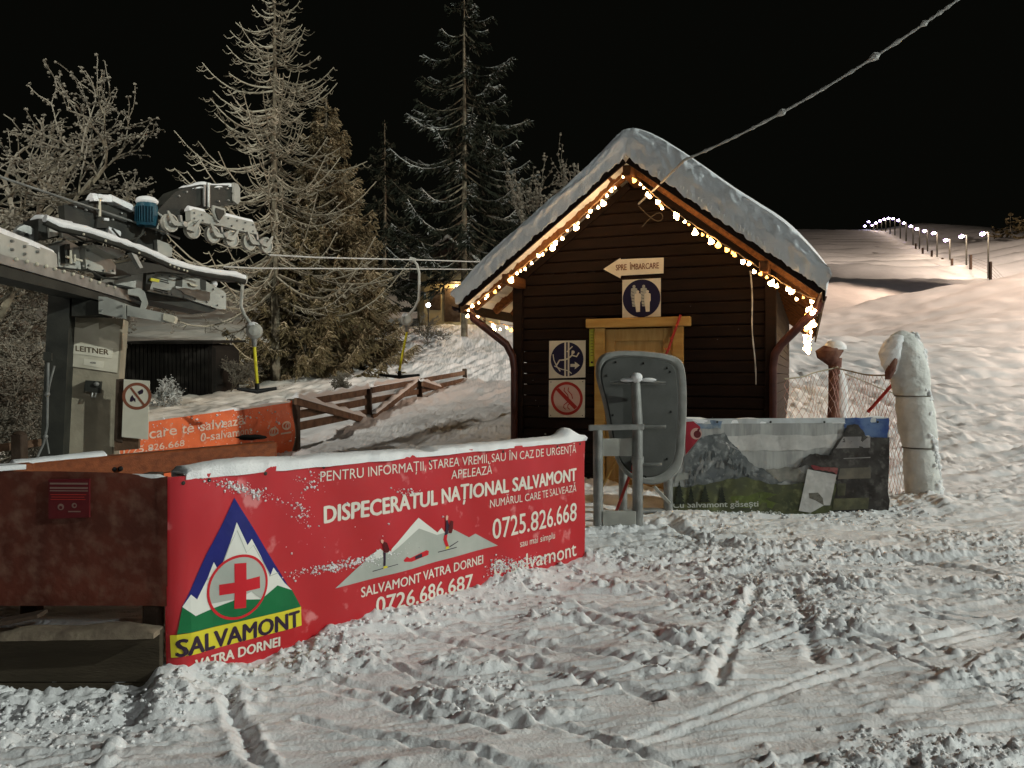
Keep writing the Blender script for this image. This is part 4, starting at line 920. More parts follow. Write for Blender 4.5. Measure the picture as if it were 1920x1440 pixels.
lay[0] += 1; RS.poly('brand_mark', ring(.062), M['pinkprint'], rb, .002+lay[0]*.0007, True)
lay[0] += 1; RS.poly('brand_mark', [(c[0]+.012+.040*math.cos(a), c[1]-.006+.040*math.sin(a)) for a in np.linspace(0, 2*math.pi, 26, False)], M['darkred'], rb, .002+lay[0]*.0007, True)
L('brand_mark', [(285, 155), (300, 140), (308, 150), (298, 175)], M['darkred'])
tm = mat('dull_white_print', (.50, .51, .46), .6)
RS.text('Cu Salvamont găsești', (90, 790), (788, 780), 46, tm, rb, .03, .03)
RS.text('drumul, indiferent de rețea', (90, 858), (975, 848), 42, tm, rb, .03, .03)
for x in (455, 892, 1330, 1768): part('eyelet', MB().lathe(rsurf(*RS.uv((x, 92)), .012), (rpl.n[0], rpl.n[1], 0), [(.001, .003), (.008, .003), (.013, 0)], 10), M['steel_dark'], rb)
fr = thing('banner_frame', 'wooden rail and posts carrying the landscape banner, snow along the rail', 'fence', (2.8, 8.5, 0))
for x in (2.0, 3.1, 4.02): part('post', MB().box((x, 8.52, .5), (.08, .08, 1.2)), M['post_dark'], fr)
for z in (.4, 1.06): part('rail', MB().box((2.9, 8.465, z), (2.36, .03, .09)), M['fence_wood'], fr)
snowcap('snow_cap', (1.72, 8.45, 1.108), (4.09, 8.43, 1.112), .07, lambda x: .022+.012*math.sin(x*9)+.012*math.exp(-((x-.3)/.2)**2)+.02*math.exp(-((x-2.2)/.12)**2), 84, fr, 160)

# ================================================================== SIGN BOARD ON TUBULAR STAND
st = thing('mirror_stand', 'grey rounded board seen from behind on a galvanised tube stand before the hut door', 'sign stand', (1.25, 7.6, .05))
def Q(px, py, Y=7.5): return P(px, py, Y)
outl = [(1118, 700), (1120, 678), (1130, 664), (1150, 658), (1185, 657), (1225, 660), (1258, 665), (1276, 673), (1285, 690), (1288, 740), (1287, 790), (1284, 840), (1280, 868), (1270, 888), (1252, 902), (1232, 909), (1208, 908), (1182, 898), (1162, 876), (1150, 845), (1141, 800), (1133, 755), (1124, 725)]
def sm(pts, k=3):
    for _ in range(k):
        out = []
        for i in range(len(pts)): a, b = pts[i], pts[(i+1) % len(pts)]; out += [(a[0]*.75+b[0]*.25, a[1]*.75+b[1]*.25), (a[0]*.25+b[0]*.75, a[1]*.25+b[1]*.75)]
        pts = out
    return pts
outl = sm(outl, 2)
bp_ = Plane((1.0, 7.66), (1, .10)); ouv = [bp_.un(*p) for p in outl]; cu_ = (sum(u for u, v in ouv)/len(ouv), sum(v for u, v in ouv)/len(ouv))
def ring_(k, off, dx=0): return [bp_.pt(cu_[0]+(u-cu_[0])*k+dx, cu_[1]+(v-cu_[1])*(k+(1-k)*.25), off) for u, v in ouv]
def loft(rings, capa=False, capb=True):
    mb = MB(); n = len(rings[0]); vs = [p for r in rings for p in r]; fs = []
    for i in range(len(rings)-1):
        for k in range(n): fs.append((i*n+k, i*n+(k+1) % n, (i+1)*n+(k+1) % n, (i+1)*n+k))
    if capa: fs.append(tuple(range(n-1, -1, -1)))
    if capb: fs.append(tuple((len(rings)-1)*n+k for k in range(n)))
    return mb.add(vs, fs)
bd = part('board_shell', loft([ring_(.985, -.075), ring_(1, -.06), ring_(1, .0), ring_(.97, .022, -.0)], True, False), M['rim'], st, 40)
part('board_rim', loft([ring_(.97, .022), ring_(.90, .028, -.02), ring_(.86, .010, -.03)], False, False), M['rim'], st, 40)
part('board_back', loft([ring_(.862, .011, -.03), ring_(.83, .030, -.03), ring_(.6, .034, -.03)], False, True), M['plastic'], st, 40)
for x, y in ((1153, 679), (1205, 681), (1255, 697), (1148, 778), (1256, 772), (1249, 690), (1249, 860), (1209, 893), (1136, 704)):
    part('bolt', MB().ball(bp_.w(x, y, .036), .012, 8, 5), M['steel_dark'], st)
gz = Hg(1.15, 7.5)
A = Vector((1.21, 7.47, 0)); B_ = Vector((.835, 7.47, 0))
part('centre_post', MB().tube([(1.215, 7.48, gz-.1), (1.215, 7.48, 1.1), (1.20, 7.50, 1.55)], [.052, .052, .045], 16), M['steel'], st)
part('side_post', MB().tube([(.835, 7.47, gz-.1), (.83, 7.47, 1.08)], .048, 16), M['steel'], st)
part('rear_post', MB().tube([(1.17, 8.15, gz-.1), (1.17, 8.15, .75)], .045, 14), M['steel'], st)
part('rear_post', MB().tube([(1.66, 8.22, gz-.1), (1.66, 8.22, .65)], .05, 14), M['steel'], st)
part('base_tube', MB().tube([(1.17, 8.18, .17), (1.66, 8.22, .17)], .03, 10), M['steel'], st)
part('cross_bar', MB().beam((.74, 7.46, 1.10), (1.27, 7.46, 1.11), .06, .055), M['steel'], st)
part('lower_plate', MB().box((1.02, 7.49, .91), (.36, .02, .17)), M['painted'], st)
part('foot_plate', MB().box((1.03, 7.45, .17), (.32, .05, .26)), M['painted'], st)
def wing(z, x0, x1, y=7.53):
    mb = MB(); vs = []; n = 14
    for i in range(n+1):
        q = i/n; w = .045*math.sin(math.pi*min(1, max(0, q)))**.6; x = x0+(x1-x0)*q
        vs += [(x, y, z+.016), (x, y-w-.01, z), (x, y, z-.016)]
    fs = []
    for i in range(n): b = i*3; fs += [(b, b+1, b+4, b+3), (b+1, b+2, b+5, b+4), (b+2, b, b+3, b+5)]
    fs += [(0, 2, 1), (n*3, n*3+1, n*3+2)]; return mb.add(vs, fs)
part('bracket', wing(1.535, .96, 1.50), M['steel'], st, 60); part('bracket', wing(1.105, 1.25, 1.50), M['steel'], st, 60); part('bracket', wing(.74, 1.22, 1.46), M['steel'], st, 60)
part('collar', MB().cyl((1.215, 7.48, .76), (1.215, 7.48, .82), .062), M['steel'], st)
part('rung', MB().tube([(1.22, 7.48, .78), (1.17, 8.15, .7)], .02, 8), M['steel'], st)
sc_ = MB(); sc_.ball((1.20, 7.45, 1.585), .055, 14, 8, (1.0, .8, .9), .08); sc_.ball((1.12, 7.47, 1.562), .05, 12, 7, (1.5, .5, .4), .1); sc_.ball((1.32, 7.47, 1.562), .05, 12, 7, (1.5, .5, .4), .1)
part('snow_tuft', sc_, M['clod'], st, 60)
o = single('red_strut', MB().tube([P(1191, 864, 7.62), P(1152, 968, 7.9)], .016, 8), M['lift_red'], 'red diagonal rod inside the legs of the grey board stand', 'rod', P(1152, 968, 7.9))
o = single('grey_ski_tip', MB().beam(P(1226, 912, 7.75), P(1256, 944, 7.72), .05, .03), M['painted'], 'short pale grey bar leaning low behind the stand legs', 'bar', P(1256, 944, 7.72))
o = single('planed_lath', MB().beam(P(1155, 862, 7.9), P(1122, 925, 7.75), .03, .02), M['pine'], 'thin wooden lath leaning inside the board stand', 'lath', P(1122, 925, 7.75))

# ================================================================== PADDED POLES, ORANGE NET
def padtube(pts, rs, n=36, sub=10, amp=.03, seed=1):
    P0 = [Vector(p) for p in pts]; cs = []; rr = []
    for i in range(len(P0)-1):
        for k in range(sub): q = k/sub; cs.append(P0[i].lerp(P0[i+1], q)); rr.append(rs[i]*(1-q)+rs[i+1]*q)
    cs.append(P0[-1]); rr.append(rs[-1]); vs = []; fs = []; m = len(cs); s_ = 0
    for i, (c, r) in enumerate(zip(cs, rr)):
        for k in range(n):
            th = 2*math.pi*k/n; 
            e = fbm(np.array([math.cos(th)*1.6+c.z*4]), np.array([math.sin(th)*1.6+c.z*6]), seed, 4)[0]-.5
            f2 = fbm(np.array([math.cos(th)*5+9]), np.array([c.z*22+math.sin(th)*5]), seed+3, 3)[0]-.5
            R_ = r*(1+amp*6*e)+amp*f2*.8
            vs.append((c.x+math.cos(th)*R_, c.y+math.sin(th)*R_, c.z))
        s_ += 1
    for i in range(m-1):
        for k in range(n): fs.append((i*n+k, i*n+(k+1) % n, (i+1)*n+(k+1) % n, (i+1)*n+k))
    fs += [tuple(range(n-1, -1, -1)), tuple((m-1)*n+k for k in range(n))]
    return MB().add(vs, fs)
bx = P(1725, 930, 9.0); pd = thing('padded_pole', 'tall pole wrapped in pale crash padding and caked snow, leaning beside the landscape banner', 'padded pole', (bx.x, 9.0, .1))
g0 = .08
part('pole', MB().tube([P(1735, 940, 9), P(1700, 640, 9)], .05, 10), M['post_dark'], pd)
part('lower_pad', padtube([(4.80, 9, g0-.05), (4.78, 9, .35), (4.75, 9, .60), (4.735, 9, .76)], [.205, .20, .185, .165], seed=11, amp=.022), M['pad'], pd, 60)
part('middle_pad', padtube([(4.73, 9, .775), (4.715, 9, .95), (4.69, 9, 1.2), (4.665, 9, 1.36)], [.17, .205, .205, .185], seed=14, amp=.025), M['pad'], pd, 60)
part('upper_pad', padtube([(4.655, 9, 1.375), (4.63, 9, 1.55), (4.59, 9, 1.78), (4.57, 9, 1.98), (4.55, 9, 2.08), (4.54, 9, 2.13)], [.185, .215, .215, .185, .125, .03], seed=17, amp=.04), M['pad'], pd, 60)
part('strap', MB().tube([Vector((4.737+.178*math.cos(a), 9+.178*math.sin(a), .768)) for a in np.linspace(0, 6.28, 30)], .008, 5), M['frost_mid'], pd)
part('strap', MB().tube([Vector((4.66+.19*math.cos(a), 9+.19*math.sin(a), 1.368)) for a in np.linspace(0, 6.28, 30)], .007, 5), M['frost_mid'], pd)
part('hood', padtube([(4.38, 8.93, 1.62), (4.365, 8.93, 1.72), (4.37, 8.93, 1.86), (4.42, 8.93, 2.0), (4.46, 8.94, 2.06), (4.49, 8.95, 2.09)], [.04, .09, .12, .11, .07, .02], seed=23, amp=.03), M['clod'], pd, 60)
part('foam_edge', padtube([(4.31, 8.87, 1.56), (4.33, 8.87, 1.64), (4.37, 8.86, 1.76), (4.40, 8.86, 1.85)], [.025, .05, .045, .02], seed=25, amp=.03), M['pad_brown'], pd, 60)
pos = []; rad = []
for k in range(1100):      # snow stuck along the windward edge
    z = .1+1.98*rng.random(); a = rng.normal()*.35-.15; cxx = 4.80-.125*z; r0 = .20 if z < 1.9 else .15
    pos.append((cxx+math.cos(a)*r0, 9+math.sin(a)*r0, z)); rad.append(.010+.030*rng.random()**2)
v, f = blobs(pos, rad, 1.3, .35); part('snow_crust', fast_mesh('snow_crust', v, f, True), M['clod'], pd, 0, kind='stuff')
sp_ = thing('padded_post', 'short brown padded post with a snow-topped cap behind the landscape banner', 'padded post', (P(1562, 800, 11.2).x, 11.2, .1))
X = P(1562, 800, 11.2).x
part('post', MB().tube([(X, 11.2, -.2), (X+.03, 11.2, 1.75)], .03, 8), M['post_dark'], sp_)
part('sleeve', padtube([(X+.02, 11.2, .0), (X+.0, 11.2, .8), (X+.02, 11.2, 1.25), (X+.03, 11.2, 1.86)], [.10, .09, .085, .09], 20, 8, .02, 31), M['pad_brown'], sp_, 60)
part('cap', padtube([(X+.0, 11.2, 1.74), (X-.07, 11.2, 1.86), (X-.06, 11.2, 1.96), (X-.0, 11.2, 2.04), (X+.02, 11.2, 2.07)], [.05, .15, .19, .13, .03], 22, 8, .03, 33), M['pad_brown'], sp_, 60)
part('snow_cap', padtube([(X+.02, 11.18, 1.98), (X+.02, 11.18, 2.04), (X+.01, 11.18, 2.10), (X, 11.18, 2.12)], [.16, .15, .10, .02], 22, 5, .03, 35), M['clod'], sp_, 60)
part('snow_sleeve', padtube([(X+.13, 11.2, .85), (X+.12, 11.2, 1.2), (X+.10, 11.2, 1.5), (X+.06, 11.2, 1.72)], [.06, .09, .10, .07], 18, 8, .05, 37), M['clod'], sp_, 60)
# net
nt_ = thing('piste_net', 'faded red plastic piste net sagging between the hut, the short post and the padded pole', 'net', (4.6, 10.3, .1))
def netspan(a, b, za, zb, sag, name):
    a = Vector(a); b = Vector(b); L_ = (b-a).length; n = int(L_/.055); mb = MB()
    def top(q): return za+(zb-za)*q-sag*4*q*(1-q)
    def pt(q, h): p = a.lerp(b, q); return Vector((p.x+.03*math.sin(q*9+h*5), p.y+.04*math.sin(q*7+h*4), max(.0, h*top(q))))
    m = 20
    for i in range(n):
        for j in range(m):
            q0, q1 = i/n, (i+1)/n; h0, h1 = j/m, (j+1)/m
            if (i+j) % 2: mb.tube([pt(q0, h0), pt(q1, h1)], .0030, 3, False)
            else: mb.tube([pt(q0, h1), pt(q1, h0)], .0030, 3, False)
    part(name, mb, M['net_red'], nt_, 0, kind='stuff')
    part('net_rope', MB().tube([pt(q, 1)+Vector((0, 0, .008)) for q in np.linspace(0, 1, 24)], .011, 6), M['frost'], nt_)
netspan((3.75, 10.6, 0), (X, 11.15, 0), 1.55, 1.72, .02, 'net_mesh'); netspan((X, 11.15, 0), (4.65, 9.1, 0), 1.72, 1.62, .06, 'net_mesh'); netspan((X, 11.2, 0), (6.7, 12.4, 0), 1.7, 1.2, .06, 'net_mesh')
single('red_brace', MB().tube([P(1628, 772, 9.6), P(1676, 718, 9.2)], .020, 8), M['lift_red'], 'slanting dark red pole between the landscape banner and the padded pole', 'pole', P(1628, 772, 9.6))
# drift banked against the net
# ================================================================== SKI LIFT STATION
lift = thing('lift_station', 'drag lift bottom station with concrete column, snowy steel rails and a train of sheaves', 'ski lift', (-4.4, 7.6, .1))
LD = (.47, .88)
def LP(px, Y): return Plane(((px-960)/F*Y, Y), LD)
def lp(nm, mb, m, parent=lift, **k): return part(nm, mb, m, parent, **k)
# concrete column with plates
def colbox(pts_f, Y, depth, pl=None):
    pl = pl or Plane(((pts_f[0][0]-960)/F*Y, Y), (.94, .34)); mb = MB(); slab(mb, pl, pts_f, 0, -depth); return mb, pl
mb, cpl = colbox([(131, 590), (231, 598), (212, 862), (120, 866)], 7.55, .42)
col = lp('concrete_column', mb, M['concrete'])
part('edge_strip', (lambda m_: (slab(m_, cpl, [(124, 590), (134, 590), (124, 866), (112, 866)], .012, -.1), m_)[1])(MB()), M['conc_light'], col)
pp = [(131, 612), (155, 616), (185, 605), (186, 618), (215, 607), (226, 612), (220, 699), (128, 686)]
mb = MB(); slab(mb, cpl, pp, .004, .014); part('painted_plate', mb, M['conc_light'], col)
mb = MB(); slab(mb, cpl, [(140, 643), (213, 653), (210, 672), (138, 663)], .015, .020); part('name_plate', mb, M['sign_white'], col)
CS = Sheet(cpl, lambda p: (p[0]/4.8, 560+p[1]/4.8))
part_t = CS.text('LEITNER', (685, 470), (980, 507), 50, mat('brown_letter', (.10, .065, .03), .5), col, .0215, .03)
mb = MB(); slab(mb, cpl, [(158, 672), (196, 678), (194, 690), (157, 684)], .0145, .018); part('small_plate', mb, M['sign_white'], col)
CS.text('400', (810, 582), (865, 586), 14, M['black_print'], col, .019, .03)
# key box on column
kb = cpl.w(176, 726, .0); part('switch_box', (lambda m_: (slab(m_, cpl, [(163, 713), (192, 715), (190, 737), (161, 733)], .0, .09), m_)[1])(MB()), M['steel_dark'], col)
part('switch_knob', MB().ball(cpl.w(184, 720, .10), .025, 10, 7), M['steel'], col); part('padlock', MB().tube([cpl.w(176, 736, .08), cpl.w(175, 744, .09), cpl.w(181, 744, .09), cpl.w(183, 736, .08)], .008, 6), M['steel'], col)
# dark steel column in front-left
mb = MB(); slab(mb, Plane(((92-960)/F*7.3, 7.3), (.96, .28)), [(92, 520), (133, 520), (117, 868), (74, 868)], 0, -.30); lp('steel_column', mb, M['steel_dark'])
cp = Plane(((92-960)/F*7.3, 7.25), (.96, .28))
lp('cable_conduit', MB().tube([cp.w(92, 680, .03), cp.w(91, 740, .03), cp.w(90, 800, .03), cp.w(84, 830, .03), cp.w(72, 856, .03)], .012, 8), M['steel'])
lp('cable_conduit', MB().tube([cp.w(104, 686, .03), cp.w(95, 720, .03), cp.w(91, 745, .03)], .009, 8), M['steel'])
lp('cable_conduit', MB().tube([cp.w(88, 816, .03), cp.w(94, 850, .03)], .008, 8), M['steel'])
mb = MB(); slab(mb, cp, [(85, 660), (100, 662), (100, 676), (85, 676)], .02, .07); lp('junction_box', mb, M['steel_dark'])
lp('conduit_clamp', MB().ball(cp.w(91, 739, .04), .025, 10, 6), M['steel']); lp('conduit_clamp', MB().ball(cp.w(88, 818, .04), .022, 10, 6), M['steel'])
# box arm on column
ap = Plane(((185-960)/F*7.35, 7.35), (.97, .22))
mb = MB(); slab(mb, ap, [(131, 553), (186, 566), (186, 590), (131, 592)], -.05, -.45); lp('arm_shadow_box', mb, M['steel_dark'])
mb = MB(); slab(mb, ap, [(186, 556), (200, 557), (236, 570), (236, 598), (186, 588)], .02, -.30); lp('arm_box', mb, M['painted'])
mb = MB(); slab(mb, ap, [(238, 572), (322, 590), (326, 594), (324, 605), (308, 604), (238, 592)], .0, -.12); lp('arm', mb, M['painted'])
mb = MB(); slab(mb, ap, [(307, 588), (326, 592), (329, 596), (326, 606), (306, 600)], .012, -.13); lp('arm_sleeve', mb, M['conc_light'])
# main rail carrying rivets, from the left edge over the column
r1 = Plane(((0-960)/F*5.95, 5.95), (-.06, 1))
def rbeam(nm, pts, pl, o0, o1, m, parent=lift): mb = MB(); slab(mb, pl, pts, o0, o1); return lp(nm, mb, m, parent=parent)
web = rbeam('main_girder', [(-60, 408), (0, 437), (95, 470), (106, 476), (108, 500), (100, 505), (0, 478), (-60, 462)], r1, 0, -.20, M['painted'])
fl = rbeam('rivet_rail', [(-60, 458), (0, 480), (140, 515), (250, 552), (268, 560), (262, 572), (120, 530), (0, 497), (-60, 480)], r1, .05, -.02, M['steel'])
rbeam('rail_underside', [(-60, 482), (0, 498), (120, 531), (262, 573), (255, 582), (120, 548), (0, 520), (-60, 506)], r1, .03, -.22, M['steel_dark'])
for i, (x, y) in enumerate([(16, 478), (36, 482), (55, 487), (73, 491), (90, 496), (107, 501), (124, 506), (141, 511), (158, 517), (174, 522), (190, 527), (204, 531)]):
    part('rivet', MB().ball(r1.w(x, y+8, .06), .017, 8, 5), M['conc_light'], fl)
hk = Plane(((270-960)/F*7.6, 7.6), (.9, .4))
rbeam('curved_hook', [(240, 543), (262, 540), (272, 548), (278, 568), (272, 582), (268, 596), (262, 580), (266, 566), (260, 556), (240, 552)], hk, .02, -.05, M['painted'])
snowcap('snow_cap', r1.w(-60, 406, -.10), r1.w(104, 474, -.10), .20, lambda x: .045, 85, lift, 60)
# stepped cover plates next to the girder
c2p = Plane(((110-960)/F*7.1, 7.1), (.35, .94))
rbeam('cover_plate', [(108, 458), (125, 450), (148, 462), (152, 505), (110, 500)], c2p, 0, -.12, M['painted'])
rbeam('cover_plate', [(152, 466), (170, 462), (196, 478), (210, 498), (210, 515), (154, 505)], c2p, .05, -.1, M['painted'])
rbeam('clamp_block', [(112, 462), (122, 458), (124, 492), (114, 494)], c2p, .06, .0, M['steel_dark'])
for a, b in (((120, 470), (121, 495)), ((128, 478), (128, 492)), ((126, 486), (142, 490)), ((112, 482), (118, 484))): lp('threaded_rod', MB().tube([c2p.w(*a, .08), c2p.w(*b, .08)], .012, 8), M['conc_light'])
# long snow covered guide rail
r2 = Plane(((110-960)/F*6.8, 6.8), LD)
gp = [(84, 412), (110, 424), (160, 434), (215, 452), (270, 472), (318, 494), (360, 506), (405, 514), (440, 518), (458, 524)]
lp('guide_rail', MB().tube([r2.w(x, y+4) for x, y in gp], .035, 8), M['steel_dark'])
for i in range(len(gp)-1):
    q = [r2.w(*gp[i], 0), r2.w(*gp[i+1], 0)]
vs = []
gm = MB(); nn = 40; pts = []
for i in range(nn+1):
    t = i/nn*(len(gp)-1); k = min(int(t), len(gp)-2); x = gp[k][0]+(gp[k+1][0]-gp[k][0])*(t-k); y = gp[k][1]+(gp[k+1][1]-gp[k][1])*(t-k); pts.append(r2.w(x, y-3))
gm.tube(pts, [.036*(.85+.4*random.random()) for _ in pts], 9); lp('rail_snow', gm, M['clod'], smooth=60)
for x, y in ((152, 436), (193, 448), (256, 471), (314, 493), (322, 497), (330, 500), (340, 503), (346, 505)): part('rivet', MB().ball(r2.w(x, y+4, .04), .012, 6, 4), M['conc_light'], lift)
rbeam('rail_bracket', [(244, 474), (254, 478), (266, 502), (260, 503)], r2, .02, -.04, M['steel'])
rbeam('cross_beam', [(196, 500), (262, 488), (330, 500), (452, 520), (452, 528), (310, 508), (205, 520)], Plane(((200-960)/F*7.6, 7.6), LD), -.05, -.22, M['steel_dark'])
rbeam('deck_plate', [(192, 456), (236, 466), (250, 476), (238, 482), (196, 462)], r2, -.12, -.35, M['painted'])
# rear left blocks
b3 = Plane(((80-960)/F*6.9, 6.9), (.5, .86))
rbeam('end_block', [(72, 410), (92, 412), (96, 448), (72, 450)], b3, 0, -.25, M['steel_dark'])
rbeam('end_plate', [(88, 418), (103, 418), (106, 442), (90, 446)], b3, .03, .0, M['painted'])
snowcap('snow_cap', b3.w(78, 409, -.08), b3.w(154, 422, -.2), .16, lambda x: .05, 86, lift, 30)
for a, b, r in (((118, 442), (156, 448), .030), ((158, 449), (168, 450), .035), ((112, 440), (122, 441), .032)): lp('cylinder_rod', MB().tube([b3.w(*a, .02), b3.w(*b, .02)], r, 10), M['painted'])
lp('sheave_back', MB().lathe(b3.w(58, 440, -.1), (b3.n[0], b3.n[1], 0), [(.02, .03), (.09, .03), (.10, .0), (.09, -.03), (.02, -.03)], 24), M['steel'])
# motor platform
mp = Plane(((170-960)/F*8.0, 8.0), LD)
rbeam('dark_girder', [(120, 385), (170, 374), (240, 396), (310, 428), (318, 470), (316, 480), (250, 468), (190, 450), (122, 415)], mp, 0, -.10, M['steel_dark'])
lp('stay_rod', MB().tube([mp.w(-10, 332, .06), mp.w(140, 382, .06), mp.w(300, 436, .06), mp.w(330, 448, .06)], .012, 8), M['steel'])
snowcap('snow_cap', mp.w(168, 373, .0), mp.w(206, 376, .0), .13, lambda x: .06, 87, lift, 30)
snowcap('snow_cap', mp.w(203, 374, .0), mp.w(244, 394, .0), .15, lambda x: .06, 88, lift, 30)
lp('upright_rod', MB().tube([mp.w(180, 370, .06), mp.w(180, 407, .06)], .015, 8), M['conc_light'])
lp('upright_rod', MB().tube([mp.w(181, 366, .06), mp.w(181, 374, .06)], .03, 8), M['clod'])
rbeam('clamp_block', [(180, 406), (196, 408), (200, 428), (176, 428)], mp, .04, -.06, M['steel_dark']); rbeam('clamp_block', [(188, 410), (198, 410), (198, 415), (189, 414)], mp, .06, .03, M['clod'])
lp('snow_lump', MB().tube([mp.w(198, 432, .0), mp.w(222, 440, .0)], [.05, .045], 12), M['clod'], smooth=60)
mc = mp.w(262, 402, .12)
mo = lp('motor', MB().lathe(mc+Vector((0, 0, -.14)), (0, 0, 1), [(.0, 0), (.10, 0), (.11, .03), (.11, .22), (.10, .25), (.0, .26)], 20), M['blue'])
for k in range(9): a = -2.4+k*.22; part('cooling_fin', MB().box(mc+Vector((math.cos(a)*.118, math.sin(a)*.118, -.02)), (.018, .006, .17), (0, 0, a)), M['blue'], mo)
lp('snow_hat', MB().ball(mc+Vector((0, 0, .13)), .115, 16, 8, (1, 1, .5), .03), M['clod'], smooth=60)
lp('motor_hose', MB().tube([mp.w(272, 400, .18), mp.w(280, 408, .2), mp.w(283, 418, .2), mp.w(280, 426, .18)], .014, 8), M['painted'])
for a, b in (((272, 382), (292, 379)), ((292, 379), (316, 386)), ((292, 379), (291, 432)), ((316, 386), (300, 396)), ((270, 384), (270, 426))): lp('frame_bar', MB().beam(mp.w(*a, .02), mp.w(*b, .02), .035, .03), M['painted'])
rbeam('gusset', [(288, 450), (316, 460), (316, 482), (290, 480)], mp, .06, .0, M['painted'])
# sheave train
sp0 = Plane(((318-960)/F*8.5, 8.5), LD)
rbeam('head_girder', [(302, 398), (340, 358), (366, 348), (386, 344), (446, 346), (450, 362), (448, 379), (410, 388), (392, 380), (352, 400), (320, 408)], sp0, -.10, -.30, M['steel_dark'])
rbeam('girder_end_plate', [(446, 341), (453, 344), (457, 352), (457, 377), (452, 382), (446, 376)], sp0, -.06, -.34, M['painted'])
snowcap('snow_cap', sp0.w(368, 348, -.2), sp0.w(452, 344, -.2), .20, lambda x: .025+.04*math.exp(-((x-.22)/.1)**2), 89, lift, 50)
lp('hanger_bolt', MB().tube([sp0.w(397, 342, -.06), sp0.w(397, 388, -.06)], .022, 10), M['steel']); lp('hanger_bolt', MB().tube([sp0.w(390, 346, -.06), sp0.w(390, 386, -.06)], .012, 8), M['steel'])
rbeam('rocker_shield', [(392, 386), (414, 392), (416, 402), (404, 419), (398, 414), (391, 396)], sp0, .07, .045, M['painted'])
rbeam('rocker_shield_face', [(396, 391), (411, 396), (412, 402), (403, 414), (399, 410), (395, 398)], sp0, .085, .071, M['steel_dark'])
rbeam('rocker_beam', [(353, 396), (359, 392), (381, 398), (393, 406), (414, 404), (472, 417), (479, 438), (478, 440), (450, 434), (410, 424), (376, 418), (354, 414)], sp0, .035, -.05, M['painted'])
snowcap('snow_cap', sp0.w(352, 391, -.01), sp0.w(382, 398, -.01), .09, lambda x: .035, 90, lift, 20); snowcap('snow_cap', sp0.w(414, 402, -.01), sp0.w(472, 416, -.01), .08, lambda x: .03, 92, lift, 40)
whe = [(318, 418), (360, 431), (398, 440), (433, 448), (466, 454), (498, 460)]
nv = Vector((sp0.n[0], sp0.n[1], 0))
for i, (x, y) in enumerate(whe):
    c = sp0.w(x, y, .0); r = .100
    wh = lp('sheave', MB().lathe(c, nv, [(r*.80, .028), (r, .024), (r*.93, .0), (r, -.024), (r*.80, -.028), (r*.80, .028)], 28), M['rubber'])
    part('sheave_disc', MB().lathe(c, nv, [(.001, .012), (r*.62, .010), (r*.80, .020), (r*.80, -.015), (.001, -.012)], 24), M['painted'], wh)
    part('hub', MB().lathe(c, nv, [(.001, .045), (.018, .045), (.026, .03), (.03, .012)], 14), M['steel'], wh)
    d = 1 if i % 2 == 0 else -1
    p0 = sp0.un(x, y)
    q = [(p0[0]-d*.075, p0[1]+.115), (p0[0]-d*.055, p0[1]+.12), (p0[0]+d*.02, p0[1]+.03), (p0[0]+d*.11, p0[1]+.012), (p0[0]+d*.125, p0[1]-.02), (p0[0]+d*.02, p0[1]-.03), (p0[0]-d*.02, p0[1]-.005)]
    mb = MB(); slab(mb, sp0, q, .048, .062, px=False); part('fork', mb, M['painted'], wh)
for (a, b) in ((0, 1), (2, 3), (4, 5)):
    m_ = ((whe[a][0]+whe[b][0])/2, (whe[a][1]+whe[b][1])/2-3); lp('pivot', MB().lathe(sp0.w(*m_, .03), nv, [(.001, .05), (.03, .05), (.034, .04), (.034, -.04), (.001, -.05)], 14), M['steel'])
    lp('link_plate', MB().beam(sp0.w(m_[0], m_[1], .0), sp0.w(m_[0]-2, m_[1]-18, .0), .04, .03), M['steel'])
# lower housing
hp_ = Plane(((200-960)/F*7.9, 7.9), (.62, .78))
rbeam('drive_housing', [(282, 513), (300, 508), (330, 512), (372, 520), (398, 534), (420, 546), (424, 552), (424, 580), (408, 579), (350, 560), (276, 546)], hp_, 0, -.40, M['painted'])
rbeam('housing_base', [(210, 528), (276, 547), (350, 562), (408, 581), (395, 586), (345, 576), (270, 560), (214, 548)], hp_, -.03, -.40, M['steel_dark'])
rbeam('fairing', [(216, 522), (232, 514), (262, 508), (282, 512), (276, 545), (240, 536), (214, 532)], hp_, -.02, -.3, M['painted'])
for x, y in ((288, 519), (289, 523), (287, 539), (288, 543)): rbeam('vent_slot', [(x, y), (x+27, y+7), (x+27, y+9), (x, y+2)], hp_, .004, .0, M['steel_dark'])
rbeam('window_slot', [(330, 521), (342, 520), (341, 542), (328, 540)], hp_, .005, 0, M['steel_dark']); rbeam('window_slot', [(375, 523), (386, 526), (386, 545), (376, 543)], hp_, .005, 0, M['steel_dark'])
rbeam('lever', [(325, 537), (344, 540), (372, 548), (378, 556), (362, 558), (342, 552), (336, 546), (325, 542)], hp_, .05, .02, M['steel'])
rbeam('lamp_cover', [(352, 531), (369, 535), (366, 538), (356, 536)], hp_, .03, 0, M['conc_light'])
rbeam('black_bracket', [(266, 512), (282, 512), (272, 545), (264, 545)], hp_, .10, .03, M['steel_dark']); rbeam('yellow_tag', [(271, 523), (287, 526), (286, 531), (270, 528)], hp_, .14, .11, M['yellow'])
snowcap('snow_cap', hp_.w(316, 508, -.15), hp_.w(372, 520, -.15), .22, lambda x: .05, 93, lift, 30); snowcap('snow_cap', hp_.w(385, 530, -.2), hp_.w(420, 546, -.2), .2, lambda x: .03, 94, lift, 30)
lp('top_knob', MB().lathe(hp_.w(411, 541, -.1), (0, 0, 1), [(.0, .10), (.03, .09), (.035, .05), (.02, .03), (.02, 0)], 12), M['clod'])
